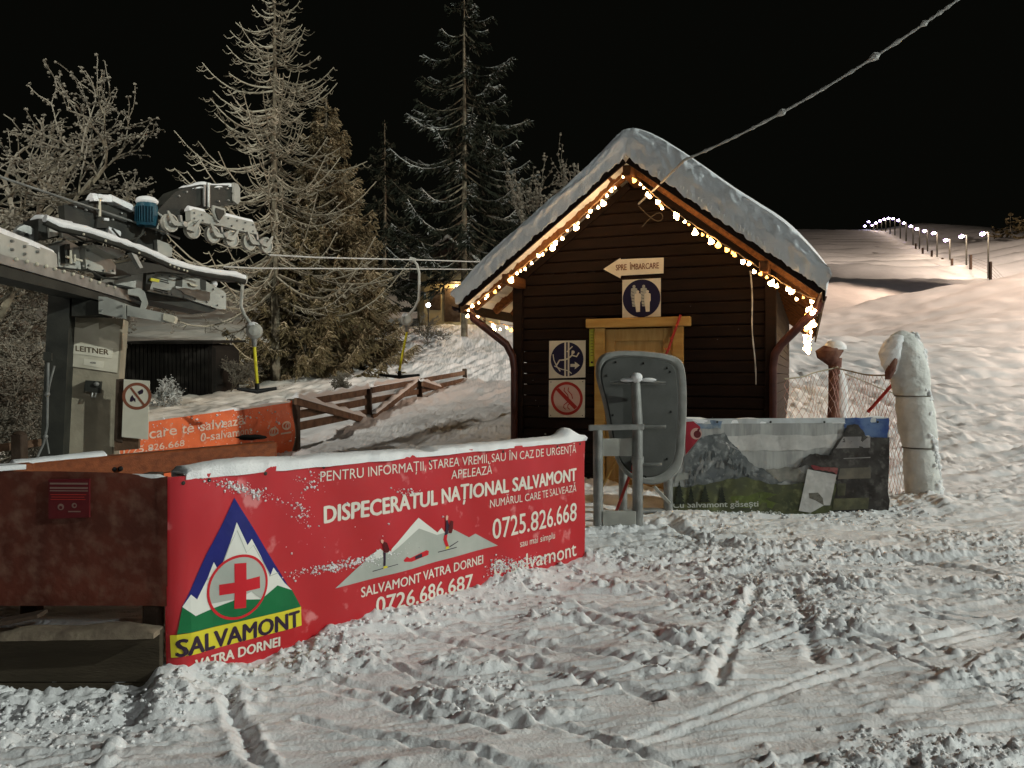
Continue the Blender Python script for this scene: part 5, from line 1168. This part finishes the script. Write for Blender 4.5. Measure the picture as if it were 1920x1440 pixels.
# bolts, hoses and cables on the machinery
for pl_, pts_, off_ in ((hp_, [(304, 516), (318, 518), (304, 548), (322, 552), (344, 557), (366, 561), (388, 566), (408, 572), (418, 556), (400, 542)], .01), (sp0, [(360, 400), (374, 403), (360, 410), (376, 414), (424, 410), (440, 414), (456, 418), (470, 422), (430, 424), (452, 430), (470, 434)], .045), (sp0, [(346, 366), (360, 358), (376, 352), (420, 352), (436, 352), (420, 376), (438, 374)], -.09), (c2p, [(156, 470), (158, 498), (186, 508), (204, 508), (140, 466), (146, 500)], .06), (r1, [(20, 452), (44, 462), (68, 472), (20, 468), (44, 476)], .012), (ap, [(192, 562), (230, 574), (192, 582), (230, 592)], .03), (mp, [(140, 388), (160, 394), (210, 412), (240, 424), (270, 440), (296, 452), (226, 400)], .012)):
    for p_ in pts_: lp('bolt', MB().lathe(pl_.w(*p_, off_), (pl_.n[0], pl_.n[1], 0), [(.001, .014), (.010, .014), (.012, .0), (.012, -.01)], 6), M['steel'])
for pts_, pl_, r_ in (([(200, 430), (214, 446), (232, 452), (250, 447), (262, 436)], mp, .011), ([(262, 420), (256, 440), (240, 458), (228, 470)], mp, .010), ([(150, 505), (180, 522), (206, 524), (232, 517)], c2p, .010), ([(300, 500), (312, 514), (330, 520), (350, 517), (372, 524)], hp_, .009), ([(104, 420), (120, 440), (150, 455), (176, 452)], b3, .010)):
    lp('hose', MB().tube([pl_.w(*p_, .09) for p_ in pts_], r_, 7), M['steel_dark'])
# ------------------------------------------------------------------ T-bars and the haul rope
def tbar(name, label, hook, disc, bar, Y, half, az, pts):
    t = thing('t_bar', label, 'T-bar', P(*bar, Y), group='T-bars hanging from the haul rope')
    part('hanger', MB().tube([P(*p, Y) for p in pts], .021, 10), M['painted'], t)
    part('grip', MB().tube([P(hook[0]-5, hook[1]-1, Y), P(hook[0]+6, hook[1]+2, Y)], .045, 10), M['painted'], t)
    c = P(*disc, Y); nd = Vector((.25, -.95, .05)).normalized()
    dm = part('spring_drum', MB().lathe(c, nd, [(.001, .075), (.06, .07), (.095, .04), (.10, 0), (.095, -.04), (.06, -.07), (.001, -.075)], 22), M['painted'], t)
    part('drum_snow', MB().ball(c+Vector((-.02, 0, .06)), .07, 12, 7, (1, 1, .8), .08), M['clod'], dm)
    part('rope_guide', MB().tube([c-Vector((0, 0, .08)), c-Vector((0, 0, .19))], [.04, .025], 10), M['steel'], t)
    b = P(*bar, Y); part('bar_stem', MB().tube([c-Vector((0, 0, .19)), b+Vector((0, 0, .12)), b], [.019, .019, .014], 10), M['yellow'], t)
    d = Vector((math.cos(az), math.sin(az), 0))*half
    part('cross_bar', MB().tube([b-d+Vector((0, 0, .035)), b-d*.55+Vector((0, 0, .02)), b, b+d*.55+Vector((0, 0, .02)), b+d+Vector((0, 0, .035))], [.02, .024, .030, .024, .02], 10), M['black'], t)
    part('bar_collar', MB().cyl(b-Vector((0, 0, .02)), b+Vector((0, 0, .10)), .028), M['black'], t)
tbar('t', 'T-bar with yellow stem at the end of the station guide rail, nearest the lift column', (456, 524), (477, 621), (482, 734), 9.4, .235, .6, [(462, 516), (455, 530), (453, 555), (452, 574), (459, 592), (472, 610)])
tbar('t', 'T-bar with yellow stem and curved hanger hanging freely on the rope left of the hut', (773, 487), (763, 600), (749, 707), 12.4, .325, .0, [(773, 486), (782, 496), (786, 512), (786, 540), (785, 562), (777, 578), (767, 590)])
a1 = sp0.w(318, 435); b1 = P(498, 478, 9.7); e = P(895, 492, 12.5); d = (e-P(640, 484, 10.9)).normalized()
single('haul_rope', MB().tube([P(505, 478, 9.7), P(600, 483, 10.6), P(775, 487, 12.4), P(900, 491, 14.6), P(1050, 495, 20)], .011, 6), M['wire'], 'upper steel haul rope running from the sheaves behind the hut', 'rope', P(505, 478, 9.7))
single('haul_rope', MB().tube([P(420, 500, 8.9), P(480, 503, 9.4), P(690, 504, 11.5), P(890, 505, 14.3), P(1050, 506, 20)], .010, 6), M['wire'], 'lower steel haul rope running from the guide rail behind the hut', 'rope', P(420, 500, 8.9))
# ------------------------------------------------------------------ no open fire sign on its dark post
fpl = Plane(((232-960)/F*7.5, 7.5), (.95, .2))
t = thing('no_fire_sign', 'tall pale board with a brown no open fire ring beside the lift column', 'sign', fpl.w(255, 820, .02))
mb = MB(); slab(mb, fpl, [(233, 711), (281, 714), (278, 824), (229, 819)], .0, .015); part('plate', mb, M['sign_white'], t)
mb = MB(); slab(mb, fpl, [(217, 711), (232, 710), (229, 830), (213, 826)], -.01, -.08); part('backing_post', mb, M['post_dark'], t)
mb = MB(); slab(mb, fpl, [(213, 822), (258, 820), (258, 842), (213, 846)], -.02, -.10); part('cross_piece', mb, M['fence_wood'], t)
FS = Sheet(fpl, lambda p: (p[0]/4.8, 560+p[1]/4.8))
FS.stroke('ring', FS.circle((1236, 877), .118, 44), .028, mat('sign_brown', (.26, .09, .05), .5), t, .0165, True, True)
FS.stroke('slash', [(1180, 800), (1300, 955)], .020, bpy.data.materials['sign_brown'], t, .0180)
FS.poly('match_mark', [(1242, 838), (1285, 812), (1295, 830), (1290, 852), (1256, 866)], M['black_print'], t, .0172)
FS.poly('flame_mark', [(1172, 925), (1178, 890), (1195, 865), (1210, 892), (1225, 900), (1222, 932), (1205, 915), (1192, 928)], M['black_print'], t, .0172)
# ------------------------------------------------------------------ orange banner behind
opl = Plane(((215-960)/F*8.4, 8.4), (1, 0)); xa, ya = (215-960)/F*8.4, 8.4; xb, yb_ = (549-960)/F*12.1, 12.1
opl = Plane((xa, ya), (xb-xa, yb_-ya)); OL = math.hypot(xb-xa, yb_-ya)
ob = thing('orange_banner', 'creased orange banner with white words tied along the far fence', 'banner', (xa, ya, .2))
oz = lambda u: 1.045+(1.215-1.045)*u/OL
def osurf(u, v, off=0):
    g = max(0, (u-OL+1.4)/1.4); return opl.pt(u, v, off+.02*math.sin(u*3+v*2)+.035*g*math.sin((u*2.5+v*6.5))+.006*math.sin(u*15-v*9))
mb = MB(); n = 80
for o_ in (0, -.003): mb.add([osurf(OL*i/n, .0+(oz(OL*i/n)-.0)*j/16, o_) for j in range(17) for i in range(n+1)], [(j*(n+1)+i, j*(n+1)+i+1, (j+1)*(n+1)+i+1, (j+1)*(n+1)+i) for j in range(16) for i in range(n)])
part('cloth', mb, M['orange'], ob, 180)
OS = Sheet(opl, lambda p: (p[0]/2.5714, 300+p[1]/2.5714), osurf, .08)
ow = mat('orange_lettering', (.72, .55, .44), .6)
OS.text('numărul care te salvează!', (360, 1400), (1185, 1272), 60, ow, ob, .008, .02)
OS.text('0-salvamont', (965, 1358), (1215, 1318), 42, ow, ob, .008, .015)
OS.text('0725.826.668', (560, 1425), (895, 1378), 34, ow, ob, .008, .015)
for cx_, cy_ in ((1320, 1310), (1373, 1280)): OS.stroke('round_mark', [(OS.uv((cx_, cy_))[0]+.10*math.cos(a)*1.1, OS.uv((cx_, cy_))[1]+.055*math.sin(a)) for a in np.linspace(0, 6.283, 20, False)], .025, ow, ob, .008, True, True)
OS.poly('print_line', [(1350, 1316), (1395, 1308), (1395, 1316), (1350, 1324)], ow, ob, .008)
OS.text('0', (1310, 1328), (1328, 1324), 34, ow, ob, .009, .02); OS.text('0', (1366, 1298), (1384, 1295), 30, ow, ob, .009, .02)
pos = [tuple(osurf(max(.1, OL*rng.random()), .35+.75*rng.random()**.5, .01)) for _ in range(200)]
v, f = blobs(pos, .003+.014*rng.random(200)**3, 1, .5); part('frost_specks', fast_mesh('frost_specks', v, f), M['clod'], ob, 0, kind='stuff')
snowcap('snow_edge', opl.pt(OL*.5, oz(OL*.5), -.01), opl.pt(OL*.98, oz(OL), -.01), .03, lambda x: .012+.01*math.sin(x*7), 95, ob, 60)
# ------------------------------------------------------------------ wooden fence beyond
fence = thing('paddock_fence', 'weathered rail fence with snow-laden diagonal braces climbing beside the tracks', 'fence', (P(548, 850, 12.2).x, 12.2, .4))
FP = [((550, 748), (552, 866), 12.2, .17), ((690, 729), (693, 800), 15.5, .13), ((786, 714), (789, 768), 19, .13), ((871, 691), (874, 735), 23.5, .13)]
for (a, b, Y, w) in FP: A_, B2 = P(*a, Y), P(*b, Y); part('post', MB().beam(Vector((B2.x, Y, B2.z-.4)), A_, w, w, (0, 1, 0)), M['post_dark'], fence)
def rail(a, Ya, b, Yb, h, m=None, nm='rail'):
    part(nm, MB().beam(P(*a, Ya), P(*b, Yb), .05, h), m or M['fence_wood'], fence)
rail((556, 757), 12.3, (690, 734), 15.55, .13); rail((696, 732), 15.6, (784, 716), 19.05, .12); rail((790, 714), 19.05, (871, 699), 23.5, .12)
rail((556, 778), 12.3, (690, 753), 15.55, .13); rail((694, 752), 15.6, (786, 734), 19.05, .12); rail((790, 732), 19.1, (872, 712), 23.5, .12)
rail((556, 800), 12.3, (690, 773), 15.55, .13); rail((694, 776), 15.6, (786, 752), 19.05, .12)
rail((554, 752), 12.1, (688, 789), 15.3, .12, nm='brace'); rail((698, 784), 15.35, (782, 720), 18.85, .12, nm='brace'); rail((792, 720), 18.85, (852, 737), 22.5, .12, nm='brace')
for a, Ya, b, Yb, s in (((554, 744), 12.1, (684, 782), 15.25, 1), ((702, 774), 15.35, (780, 714), 18.85, 2), ((792, 714), 18.85, (848, 733), 22.5, 3), ((556, 750), 12.3, (690, 728), 15.55, 4), ((696, 725), 15.6, (784, 710), 19.05, 5)):
    snowcap('snow_strip', P(a[0], a[1]-(1 if s < 4 else 3), Ya), P(b[0], b[1]-(1 if s < 4 else 2), Yb), .10, lambda x: .055+.02*math.sin(x*9+s), 96+s, fence, 60)
t = thing('left_rail_fence', 'low dark post and rail fence at the far left behind the beam', 'fence', P(35, 850, 7.0))
part('post', MB().beam(P(37, 870, 7.0), P(36, 814, 7.0), .10, .10, (0, 1, 0)), M['post_dark'], t); part('rail', MB().beam(P(-60, 848, 6.9), P(78, 829, 7.3), .04, .07), M['fence_wood'], t)
part('post_cap', MB().ball(P(36, 813, 7.0), .055, 12, 7, (1, 1, .5)), M['post_dark'], t)
# ------------------------------------------------------------------ red-brown beam above the tarp wall
bt = thing('barrier_beam', 'thick red-brown timber beam with snow patches lying behind the banner top', 'beam', P(300, 860, 5.5))
part('beam', MB().beam(P(18, 893, 4.95), P(514, 846, 6.1), .12, .155), M['beam_red'], bt)
part('lower_beam', MB().beam(P(-60, 893, 4.6), P(60, 884, 4.85), .10, .11), M['beam_red'], bt)
part('bracket_block', MB().beam(P(444, 868, 6.05), P(516, 860, 6.2), .12, .10), M['post_dark'], bt)
part('support_post', MB().beam(P(478, 1080, 6.12), P(478, 870, 6.12), .10, .10, (0, 1, 0)), M['post_dark'], bt); part('support_post', MB().beam(P(60, 1150, 5.0), P(60, 900, 5.0), .10, .10, (0, 1, 0)), M['post_dark'], bt)
snowcap('snow_cap', P(20, 871, 4.95), P(196, 852, 5.36), .12, lambda x: .028, 101, bt, 60)
part('snow_slab', MB().beam(P(-50, 880, 4.5), P(36, 874, 4.72), .16, .03), M['clod'], bt)
for x, y in ((214, 877), (226, 876)): part('screw_knob', MB().ball(P(x, y+3, 5.3), .018, 8, 6), M['black'], bt)
single('crumpled_cloth', MB().ball(P(470, 820, 6.05), .06, 14, 9, (2.0, 1, .35), .18), M['hessian'], 'dark crumpled cloth lying on the right end of the red-brown beam', 'cloth', P(470, 822, 6.05), smooth=60)
# ================================================================== TREES
class NB:
    """fast builder of thin tapered 3-sided tubes and leaf cards"""
    def __init__(s): s.V = []; s.Q = []; s.n = 0
    def tube(s, pts, r0, r1, k=3):
        P_ = np.asarray(pts, float); m = len(P_); T_ = np.gradient(P_, axis=0); T_ /= np.linalg.norm(T_, axis=1)[:, None]+1e-9
        ref = np.array([0.13, .21, .97]) if abs(T_[0, 2]) < .9 else np.array([.97, .1, .1]); A = np.cross(T_, ref); A /= np.linalg.norm(A, axis=1)[:, None]+1e-9; B = np.cross(T_, A)
        r = np.linspace(r0, r1, m)[:, None]; a = np.arange(k)*2*np.pi/k
        v = P_[:, None]+(A[:, None]*np.cos(a)[None, :, None]+B[:, None]*np.sin(a)[None, :, None])*r[:, None]
        s.V.append(v.reshape(-1, 3)); i = np.arange(m-1)[:, None]*k; j = np.arange(k)[None]; jn = (j+1) % k
        s.Q.append((np.stack([i+j, i+jn, i+k+jn, i+k+j], -1).reshape(-1, 4))+s.n); s.n += m*k
    def cards(s, c, d, w, L):
        """narrow quads: centres c (n,3), directions d, widths, lengths"""
        c = np.asarray(c); d = np.asarray(d); d = d/(np.linalg.norm(d, axis=1)[:, None]+1e-9); sd = np.cross(d, rng.normal(size=d.shape)); sd /= np.linalg.norm(sd, axis=1)[:, None]+1e-9
        w = np.broadcast_to(w, len(c))[:, None]; L = np.broadcast_to(L, len(c))[:, None]
        v = np.stack([c-sd*w*.5, c+sd*w*.5, c+d*L+sd*w*.18, c+d*L-sd*w*.18], 1); s.V.append(v.reshape(-1, 3))
        s.Q.append(np.arange(4*len(c)).reshape(-1, 4)+s.n); s.n += 4*len(c)
    def out(s, name, m, parent, kind=None):
        if not s.V: return
        me = fast_mesh(name, np.concatenate(s.V), np.concatenate(s.Q)); me.transform(inv(parent)); o = link(name, me, m, parent)
        if kind: o['kind'] = kind
        return o
def curve(p, az, L, droop, up, n=8, wob=.03):
    """branch: leaves the trunk, sags, tip turns up"""
    t = np.linspace(0, 1, n); d = np.array([math.cos(az), math.sin(az)]); side = np.array([-d[1], d[0]])
    w = np.cumsum(rng.normal(0, wob*L/n, n)); w[0] = 0
    z = -droop*np.sin(t*math.pi*.72)+up*t**2.6
    return np.stack([p[0]+d[0]*t*L+side[0]*w, p[1]+d[1]*t*L+side[1]*w, p[2]+L*z+np.concatenate([[0], np.cumsum(rng.normal(0, wob*L/n*.5, n-1))])], 1)
def trunk(base, h, r, lean=0):
    z = np.linspace(0, 1, 14); nb = NB(); x = base[0]+lean*h*z+np.cumsum(rng.normal(0, .012, 14)); nb.tube(np.stack([x, np.full(14, base[1]), base[2]-.3+(h+.3)*z], 1), r, .02, 9); return nb
def bare_spruce(name, label, px, Y, topz, rmax, zlo, frost, bark, dens=1.0, frost_frac=1, twig=1.0, seed=0):
    global rng; rng = np.random.default_rng(seed)
    x = (px-960)/F*Y; g = Hg(x, Y); h = topz-g; t = thing(name, label, 'tree', (x, Y, g))
    trunk((x, Y, g), h, .15, 0).out('trunk', bark, t); bk = NB(); fr = NB(); z = zlo
    while z < topz-.15:
        q = (z-g)/h; L0 = rmax*(1-max(0, (q-.22)/.78))**.8*(1 if q > .2 else .8)+.12
        for b in range(int(4*dens)+rng.integers(0, 2)):
            az = rng.random()*6.283; L = L0*(.45+.62*rng.random()); up = .16+.40*rng.random()-.14*(1-q); c = curve((x, Y, z+rng.normal(0, .08)), az, L, .08+.22*rng.random()+(.14*(1-q)), up, 9, .06)
            on = rng.random() < frost_frac; bk.tube(c, .022+.006*L, .006)
            if on: fr.tube(c+np.array([0, 0, .018]), .020+.004*L, .012)
            nt = int(9*twig*L+2)
            for k in range(nt):
                a = .15+.85*rng.random(); i = min(int(a*8), 7); p = c[i]+(c[i+1]-c[i])*(a*8-i); sg = rng.choice((-1, 1)); ta = az+sg*(.5+.6*rng.random()); tl = (.22+.42*rng.random())*(1-a*.55)*min(1.2, L)
                tc_ = curve(p, ta, tl, .25+.3*rng.random(), .05+.2*rng.random(), 4, .12); bk.tube(tc_, .008, .004)
                if on and rng.random() < .85: fr.tube(tc_+np.array([0, 0, .010]), .011, .007)
        z += (.20+.10*rng.random())/dens
    bk.out('crown', bark, t); fr.out('hoar_frost', frost, t); return t
def dense_spruce(name, label, px, Y, topz, rbase, zlo, needle, frost, n_sprig=14, frost_frac=.45, seed=0, dens=1.0, arch=.38, frost_tip=False, trunkr=.15, asym=0, cw=.035):
    global rng; rng = np.random.default_rng(seed)
    x = (px-960)/F*Y; g = Hg(x, Y); h = topz-g; t = thing(name, label, 'tree', (x, Y, g))
    trunk((x, Y, g), h, trunkr).out('trunk', M['bark'], t); nd = NB(); fr = NB(); bk = NB(); z = zlo
    while z < topz-.1:
        q = max(0, (z-zlo)/(topz-zlo)); L0 = rbase*(1-q)**.85+.15
        for b in range(int(5*dens)+rng.integers(0, 3)):
            az = rng.random()*6.283; L = L0*(.6+.5*rng.random())*(1+asym*math.cos(az)); c = curve((x, Y, z+rng.normal(0, .1)), az, L, arch*(.7+.5*rng.random()), .10+.12*rng.random(), 8)
            bk.tube(c, .02+.005*L, .006); m = int(n_sprig*L*1.6+5); a = .12+.88*rng.random(m)**.8; i = np.minimum((a*7).astype(int), 6); p = c[i]+(c[i+1]-c[i])*(a*7-i)[:, None]
            sg = rng.choice((-1, 1), m); an = az+sg*(.35+.7*rng.random(m)); ln = (.14+.26*rng.random(m))*(1.15-a*.5)*min(1.15, .5+L*.4)
            d = np.stack([np.cos(an), np.sin(an), -.25-.9*rng.random(m)], 1)
            for rep in range(3):
                o_ = d*(ln*(.30*rep))[:, None]; nd.cards(p+o_+rng.normal(0, .015, p.shape), d+rng.normal(0, .35, d.shape), cw*(1+.8*rng.random(m)), ln*.75)
            on = (rng.random() < frost_frac) 
            if on:
                k = (a > .55) if frost_tip else (a > .15)
                if k.any():
                    for rep in range(2): fr.cards(p[k]+d[k]*(ln[k]*.3*rep)[:, None]+np.array([0, 0, .02]), d[k]*np.array([1, 1, .6])+rng.normal(0, .3, d[k].shape), cw*.8, ln[k]*.7)
                fr.tube(c[2:]+np.array([0, 0, .025]), .012, .018)
        z += (.20+.12*rng.random())/dens
    bk.out('branches', M['bark'], t); nd.out('crown', needle, t); fr.out('frost', frost, t); return t
def frosty_tree(name, label, px, Y, h, spread, frost, seed=0, lean=0, depth=5, nfork=3, lump=.022, base_dz=0, thick=.10, cat='tree', upb=.5, lumps=2):
    global rng; rng = np.random.default_rng(seed)
    x = (px-960)/F*Y; g = Hg(x, Y)+base_dz; t = thing(name, label, cat, (x, Y, g)); bk = NB(); fr = NB(); pos = []
    def grow(p, d, L, r, lv):
        n = 5; pts = [np.array(p)]; 
        for k in range(n-1):
            d = d+rng.normal(0, .16, 3); d[2] += .03 if lv < 3 else -.02; d = d/np.linalg.norm(d); pts.append(pts[-1]+d*L/(n-1))
        pts = np.array(pts); bk.tube(pts, r, r*.62, 4 if lv < 2 else 3)
        if lv >= 2: fr.tube(pts+np.array([0, 0, r*.6+.004]), r*.8+.003, r*.5+.004)
        if lv >= depth-2:
            for k in range(lumps+ (2 if lv >= depth-1 else 0)): a = rng.integers(1, n); pos.append(pts[a]+rng.normal(0, .02, 3))
        if lv >= depth: return
        for k in range(nfork if lv else nfork+2):
            a = rng.integers(1, n) if k else n-1; nd_ = d+rng.normal(0, .62, 3)*np.array([spread, spread, .8]); nd_[2] += upb*.3; nd_ /= np.linalg.norm(nd_); grow(pts[a], nd_, L*(.62+.25*rng.random()), r*.58, lv+1)
    grow((x, Y, g-.2), np.array([lean, 0, 1.]), h*.34, thick, 0)
    bk.out('trunk', M['bark'], t); fr.out('frosted_twigs', frost, t)
    if pos: v, f = blobs(pos, lump*(.5+rng.random(len(pos))), .8, .3); me = fast_mesh('frost_leaves', v, f); me.transform(inv(t)); link('frost_leaves', me, frost, t)['kind'] = 'stuff'
    return t
zt = lambda py, Y: CH-(py-HZ)/F*Y
bare_spruce('spruce_tree', 'tall bare spruce with frost-lined upcurved branches behind the lift station', 516, 23, zt(-45, 23), 3.9, zt(560, 23), M['frost'], M['bark'], 1.0, .9, .65, 3)
dense_spruce('spruce_tree', 'dense tan-frosted spruce right behind the bare spruce, its skirt reaching the snow', 612, 26, zt(185, 26), 3.0, zt(700, 26)+.2, M['needle_tan'], M['frost_tan'], 20, .8, 5, 1.25, .42, asym=.0)
dense_spruce('spruce_tree', 'broad low spruce with sweeping frosted boughs under the tall bare spruce', 566, 24.2, zt(420, 24.2), 3.3, zt(715, 24.2)+.1, M['needle'], M['frost_tan'], 18, .7, 6, 1.3, .45)
dense_spruce('spruce_tree', 'wide dark spruce thicket right of the bare trunk with drooping tips', 668, 27, zt(430, 27), 2.3, zt(690, 27)+.3, M['needle'], M['frost_tan'], 18, .7, 8, 1.1, .5)
dense_spruce('spruce_tree', 'tall dark spruce with white snow on its branch ends behind the hut roof', 871, 33, zt(-60, 33), 4.9, zt(500, 33), M['needle_dark'], M['frost_dim'], 9, .62, 9, .62, .30, frost_tip=True, cw=.055)
dense_spruce('spruce_tree', 'faint dark spruce far behind between the two tall trees', 722, 46, zt(225, 46), 3.2, zt(560, 46), M['needle_dark'], M['needle_dark'], 7, .3, 10, .6, .35, cw=.08)
frosty_tree('young_birch', 'small frost-white leafless tree rising behind the left roof slope', 1026, 30, 8.2, .35, M['frost_mid'], 12, .02, 5, 3, .05, thick=.10, upb=1.2)
frosty_tree('frosted_tree', 'big hoar-frosted tree filling the upper left corner', -110, 12.5, 6.5, 1.0, M['frost_mid'], 13, .02, 6, 3, .020, thick=.14, lumps=4)
frosty_tree('frosted_tree', 'smaller frosted tree with long side twigs behind the lift motor', 0, 14.5, 4.9, 1.25, M['frost_mid'], 14, .10, 6, 3, .020, thick=.10, upb=.2, lumps=4)
for i, (px, Y, h, lb) in enumerate([(10, 10.5, 2.0, 'tangled frosty shrub at the far left edge below the girder'), (60, 12, 2.3, 'twiggy frosted shrub just left of the dark steel column'), (-40, 9.5, 1.8, 'low frosted shrub at the left edge near the rail fence'), (30, 14, 3.0, 'frosted thicket between the left edge and the column')]):
    frosty_tree('shrub', lb, px, Y, h, 1.5, M['frost_mid'], 20+i, 0, 5, 4, .013, cat='shrub', thick=.035, upb=.1, lumps=1)
for i, (px, Y, h, lb) in enumerate([(300, 17, .9, 'small frosty sapling in front of the dark shed wall'), (228, 13, .6, 'tiny frosty sprigs beside the pale lift column'), (430, 20, 1.2, 'low twiggy bush left of the bare spruce trunk'), (800, 31, 1.6, 'dark bush in front of the lit house'), (640, 20, .8, 'small weeds poking from the snow below the spruce skirt')]):
    frosty_tree('shrub', lb, px, Y, h, 1.1, M['frost_mid'] if i else M['frost_dim'], 30+i, 0, 4, 4, .012, cat='shrub', thick=.02, upb=.6, lumps=1)
for i, (px, Y, topy, lb) in enumerate([(1895, 150, 400, 'frost-hazed tree at the right edge above the slope lamps'), (1930, 140, 385, 'pale frosted tree cut by the right edge')]):
    x = (px-960)/F*Y; g = Hg(x, Y); dense_spruce('far_tree', lb, px, Y, max(zt(topy, Y), g+4), 4.2, g+1, M['needle'], M['frost_tan'], 6, .5, 40+i, .4, .3, cw=.25)
# ================================================================== HOUSE AND SHED BEHIND
hx, hy = P(838, 600, 37).x, 37; hz = Hg(hx, hy)
hs = thing('house', 'small plastered house with a lit porch and snowy roof between spruce and hut', 'house', (hx, hy, hz), .15)
def hq(nm, mb, m, parent=None, **k): return part(nm, mb, m, parent or hs, local=True, **k)
hq('wall', MB().box((0, 2, 1.2), (2.6, 4, 3.4)), M['house_wall']); hq('wall', MB().box((1.9, 1.6, 1.0), (1.4, 3.0, 3.0)), M['house_wall'])
mb = MB(); mb.prism([Vector((-1.7, -.5, 2.7)), Vector((1.7, -.5, 2.7)), Vector((0, -.5, 4.0))], [Vector((-1.7, 4.5, 2.7)), Vector((1.7, 4.5, 2.7)), Vector((0, 4.5, 4.0))]); hq('roof', mb, M['hut_wood'])
mb = MB(); mb.prism([Vector(p) for p in ((-1.75, -.52, 2.72), (0, -.52, 4.03), (1.75, -.52, 2.72), (1.75, -.52, 2.86), (0, -.52, 4.2), (-1.75, -.52, 2.86))], [Vector(p) for p in ((-1.75, 4.5, 2.72), (0, 4.5, 4.03), (1.75, 4.5, 2.72), (1.75, 4.5, 2.86), (0, 4.5, 4.2), (-1.75, 4.5, 2.86))]); hq('roof_snow', mb, M['frost_dim'])
hq('door', MB().box((.25, -.03, .9), (.75, .06, 1.6)), M['post_dark']); hq('window', MB().box((-.55, -.02, 1.1), (.5, .05, .9)), M['post_dark'])
hq('porch_roof', MB().box((.5, -.5, 1.95), (2.6, 1.1, .07)), M['hut_wood']); hq('porch_post', MB().box((1.7, -.95, .7), (.1, .1, 2.4)), M['fence_wood'])
lo = hq('porch_lamp', MB().ball((.45, -.25, 1.8), .05, 8, 6), mat('porch_bulb', (1, .8, .5), .5, emit=60, ecol=(1, .72, .35)))
lamp('porch_light', 'POINT', (.45, -.35, 1.7), 55, (1, .70, .32), size=.06).parent = hs
wl_ = P(803, 572, 33.5); t = thing('yard_lamp', 'small white lamp shining beside the house', 'lamp', (wl_.x, wl_.y, Hg(wl_.x, wl_.y)))
part('post', MB().tube([(wl_.x, wl_.y, Hg(wl_.x, wl_.y)-.2), (wl_.x, wl_.y, wl_.z)], .03, 6), M['steel_dark'], t); part('lamp_glass', MB().ball(wl_, .09, 10, 7), mat('yard_bulb', (1, 1, 1), .5, emit=30, ecol=(.9, .95, 1)), t)
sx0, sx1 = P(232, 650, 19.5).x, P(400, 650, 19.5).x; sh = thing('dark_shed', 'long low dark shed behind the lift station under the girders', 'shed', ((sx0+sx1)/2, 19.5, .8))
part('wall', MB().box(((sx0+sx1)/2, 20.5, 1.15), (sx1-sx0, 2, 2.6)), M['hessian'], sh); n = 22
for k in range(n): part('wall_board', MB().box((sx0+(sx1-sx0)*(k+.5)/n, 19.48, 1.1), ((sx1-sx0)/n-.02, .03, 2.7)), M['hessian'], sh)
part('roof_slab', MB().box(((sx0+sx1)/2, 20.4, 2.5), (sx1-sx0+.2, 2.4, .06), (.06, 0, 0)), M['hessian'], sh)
for o in list(bpy.data.objects):
    if o.type == 'MESH' and o.parent is None and 'category' not in o and 'kind' not in o: print('LOOSE', o.name)
